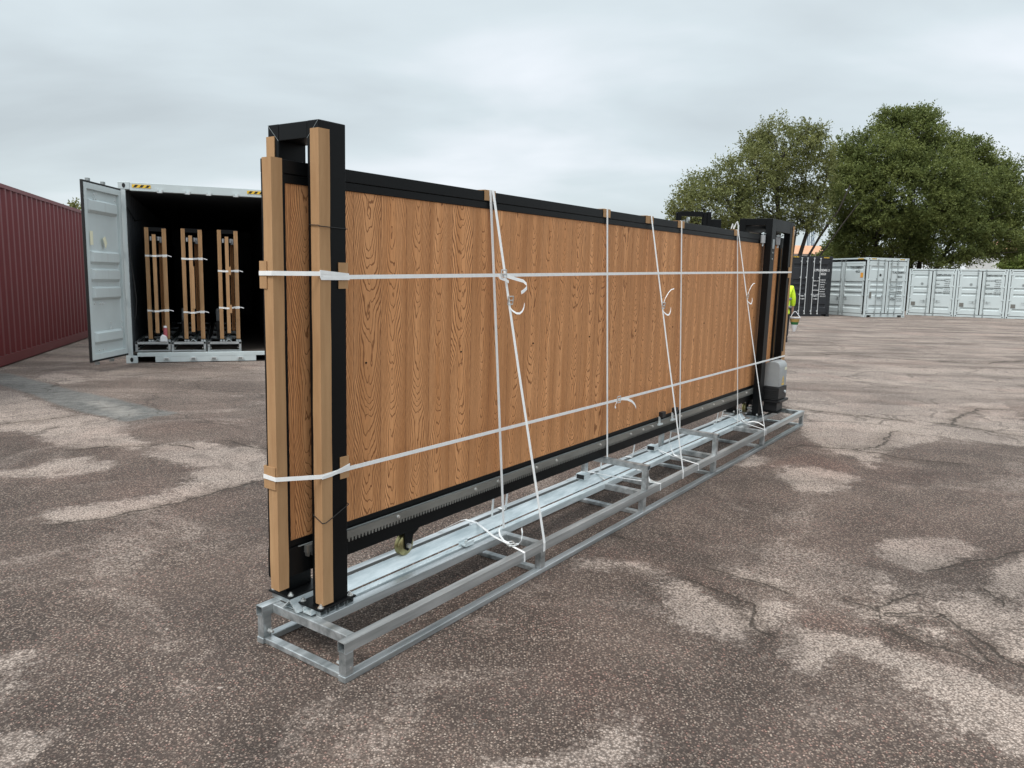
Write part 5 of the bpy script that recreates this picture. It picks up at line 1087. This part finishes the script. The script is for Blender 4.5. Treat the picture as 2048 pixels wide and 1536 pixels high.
def house(name, label, x0, x1, y0, y1, he, hr, wall='render'):
    t = Thing(name, label, 'building', Matrix.Identity(4), ((x0+x1)/2, y0, 0))
    t.part('wall', MB().box(x0+.3, x1-.3, y0+.3, y1-.3, 0, he), M[wall])
    ym = (y0+y1)/2; rf = MB().prism([(y0-.2, he), (y1+.2, he), (ym, hr)], lambda a, b: (x0, a, b), lambda a, b: (x1, a, b))
    r_ = t.part('roof', rf, M['tile'])
    wn = []
    for k in range(int((x1-x0)/3.2)):
        x = x0+1.5+k*3.2
        w_ = t.part('window', MB().box(x-.05, x+1.25, y0+.22, y0+.298, he-1.75, he-.55), M['rodw']); t.part('pane', MB().box(x+.03, x+1.17, y0+.20, y0+.219, he-1.67, he-.63), M['gasket'], parent=w_)
    return t
house('tiled_roof_house', 'pale building with an orange tiled roof seen through the left tree', 36.5, 46.5, 108, 116, 5.85, 7.2)
house('tiled_roof_house', 'building with an orange tiled roof at the right edge behind the trees', 53.2, 72, 84, 92, 5.5, 6.9)
sh_ = Thing('white_shed', 'white corrugated shed wall below the orange roof at the right edge', 'shed', Matrix.Identity(4), (60, 80, 0))
wl_ = MB(); corrugate(wl_, lambda a, n, z: (a, 80-n, z), 49.5, 68, 0, 4.9, .6, .06); sh_.part('wall', wl_, M['render'])
sh_.part('roof', MB().prism([(79.9, 4.9), (84, 4.9), (84, 5.3)], lambda a, b: (49.4, a, b), lambda a, b: (68, a, b)), M['whitep'])
ct = Thing('crane_mast', 'thin blue lattice crane mast far away behind the left tree', 'crane', Matrix.Translation((65.0, 170, 0)), (0, 0, 0))
mb = MB()
for x, y in ((-.5, -.5), (.5, -.5), (.5, .5), (-.5, .5)): mb.cyl((x, y, 0), (x*.8-.4, y*.8, 14.4), .09, 6)
for i in range(12):
    z = i*1.2; mb.cyl((-.5, -.5, z), (.45, -.5, z+1.2), .06, 5).cyl((.5, -.5, z), (.48, .5, z+1.2), .06, 5)
ct.part('mast', mb, M['craneb']); ct.part('jib', MB().cyl((-.4, 0, 14.2), (-3.2, 0, 14.0), .08, 6), M['craneb'])
# far hedge line closing the yard
lob = []; rh = random.Random(4)
for i in range(62):
    a = math.radians(-62+i*2.0); dd_ = 88+rh.uniform(-3, 3); lob.append((round(dd_*math.sin(a), 1), round(dd_*math.cos(a), 1), 1.1, 2.6, rh.uniform(1.2, 1.9)))
hd = leaves('hedge', lob, 5, M['leafB'], None, (.34, .13), 21, .6, (0, 0, 0), .2)
hd['label'] = 'far line of scrub closing the yard behind the containers'; hd['category'] = 'hedge'; hd['kind'] = 'stuff'
# pebbles scattered on the yard
pb = bpy.data.meshes.new('loose_gravel'); vs, fs = [], []
for i in range(900):
    a = rng.uniform(-1.0, 1.0); dd_ = 1.5+rng.random()**1.5*13; x, y = dd_*math.sin(a*.75), dd_*math.cos(a*.75); s_ = rng.uniform(.002, .0055)
    g_ = float(np.interp(seg_dist(np.array([x]), np.array([y]), A0, A1)[0], [1.2, 5.7], [1, 0])); g_ = g_*g_*(3-2*g_)
    z = g_*(GO.z-(ez.x*(x-GO.x)+ez.y*(y-GO.y))/ez.z); o_ = len(vs)
    for (a1, b1, c1) in ((1, 0, 0), (0, 1, 0), (-1, 0, 0), (0, -1, 0), (0, 0, .8), (0, 0, -.4)): vs.append((x+a1*s_*rng.uniform(.7, 1.4), y+b1*s_*rng.uniform(.7, 1.4), z+.001+c1*s_))
    for a1 in range(4): fs += [(o_+a1, o_+(a1+1) % 4, o_+4), (o_+(a1+1) % 4, o_+a1, o_+5)]
pb.from_pydata(vs, [], fs); m, t, b = mat('pebble_stone', (.16, .14, .125), .8); pb.materials.append(m)
po_ = bpy.data.objects.new('loose_gravel', pb); COL.objects.link(po_); po_['kind'] = 'stuff'; po_['label'] = 'small loose stones scattered on the asphalt'; po_['category'] = 'gravel'
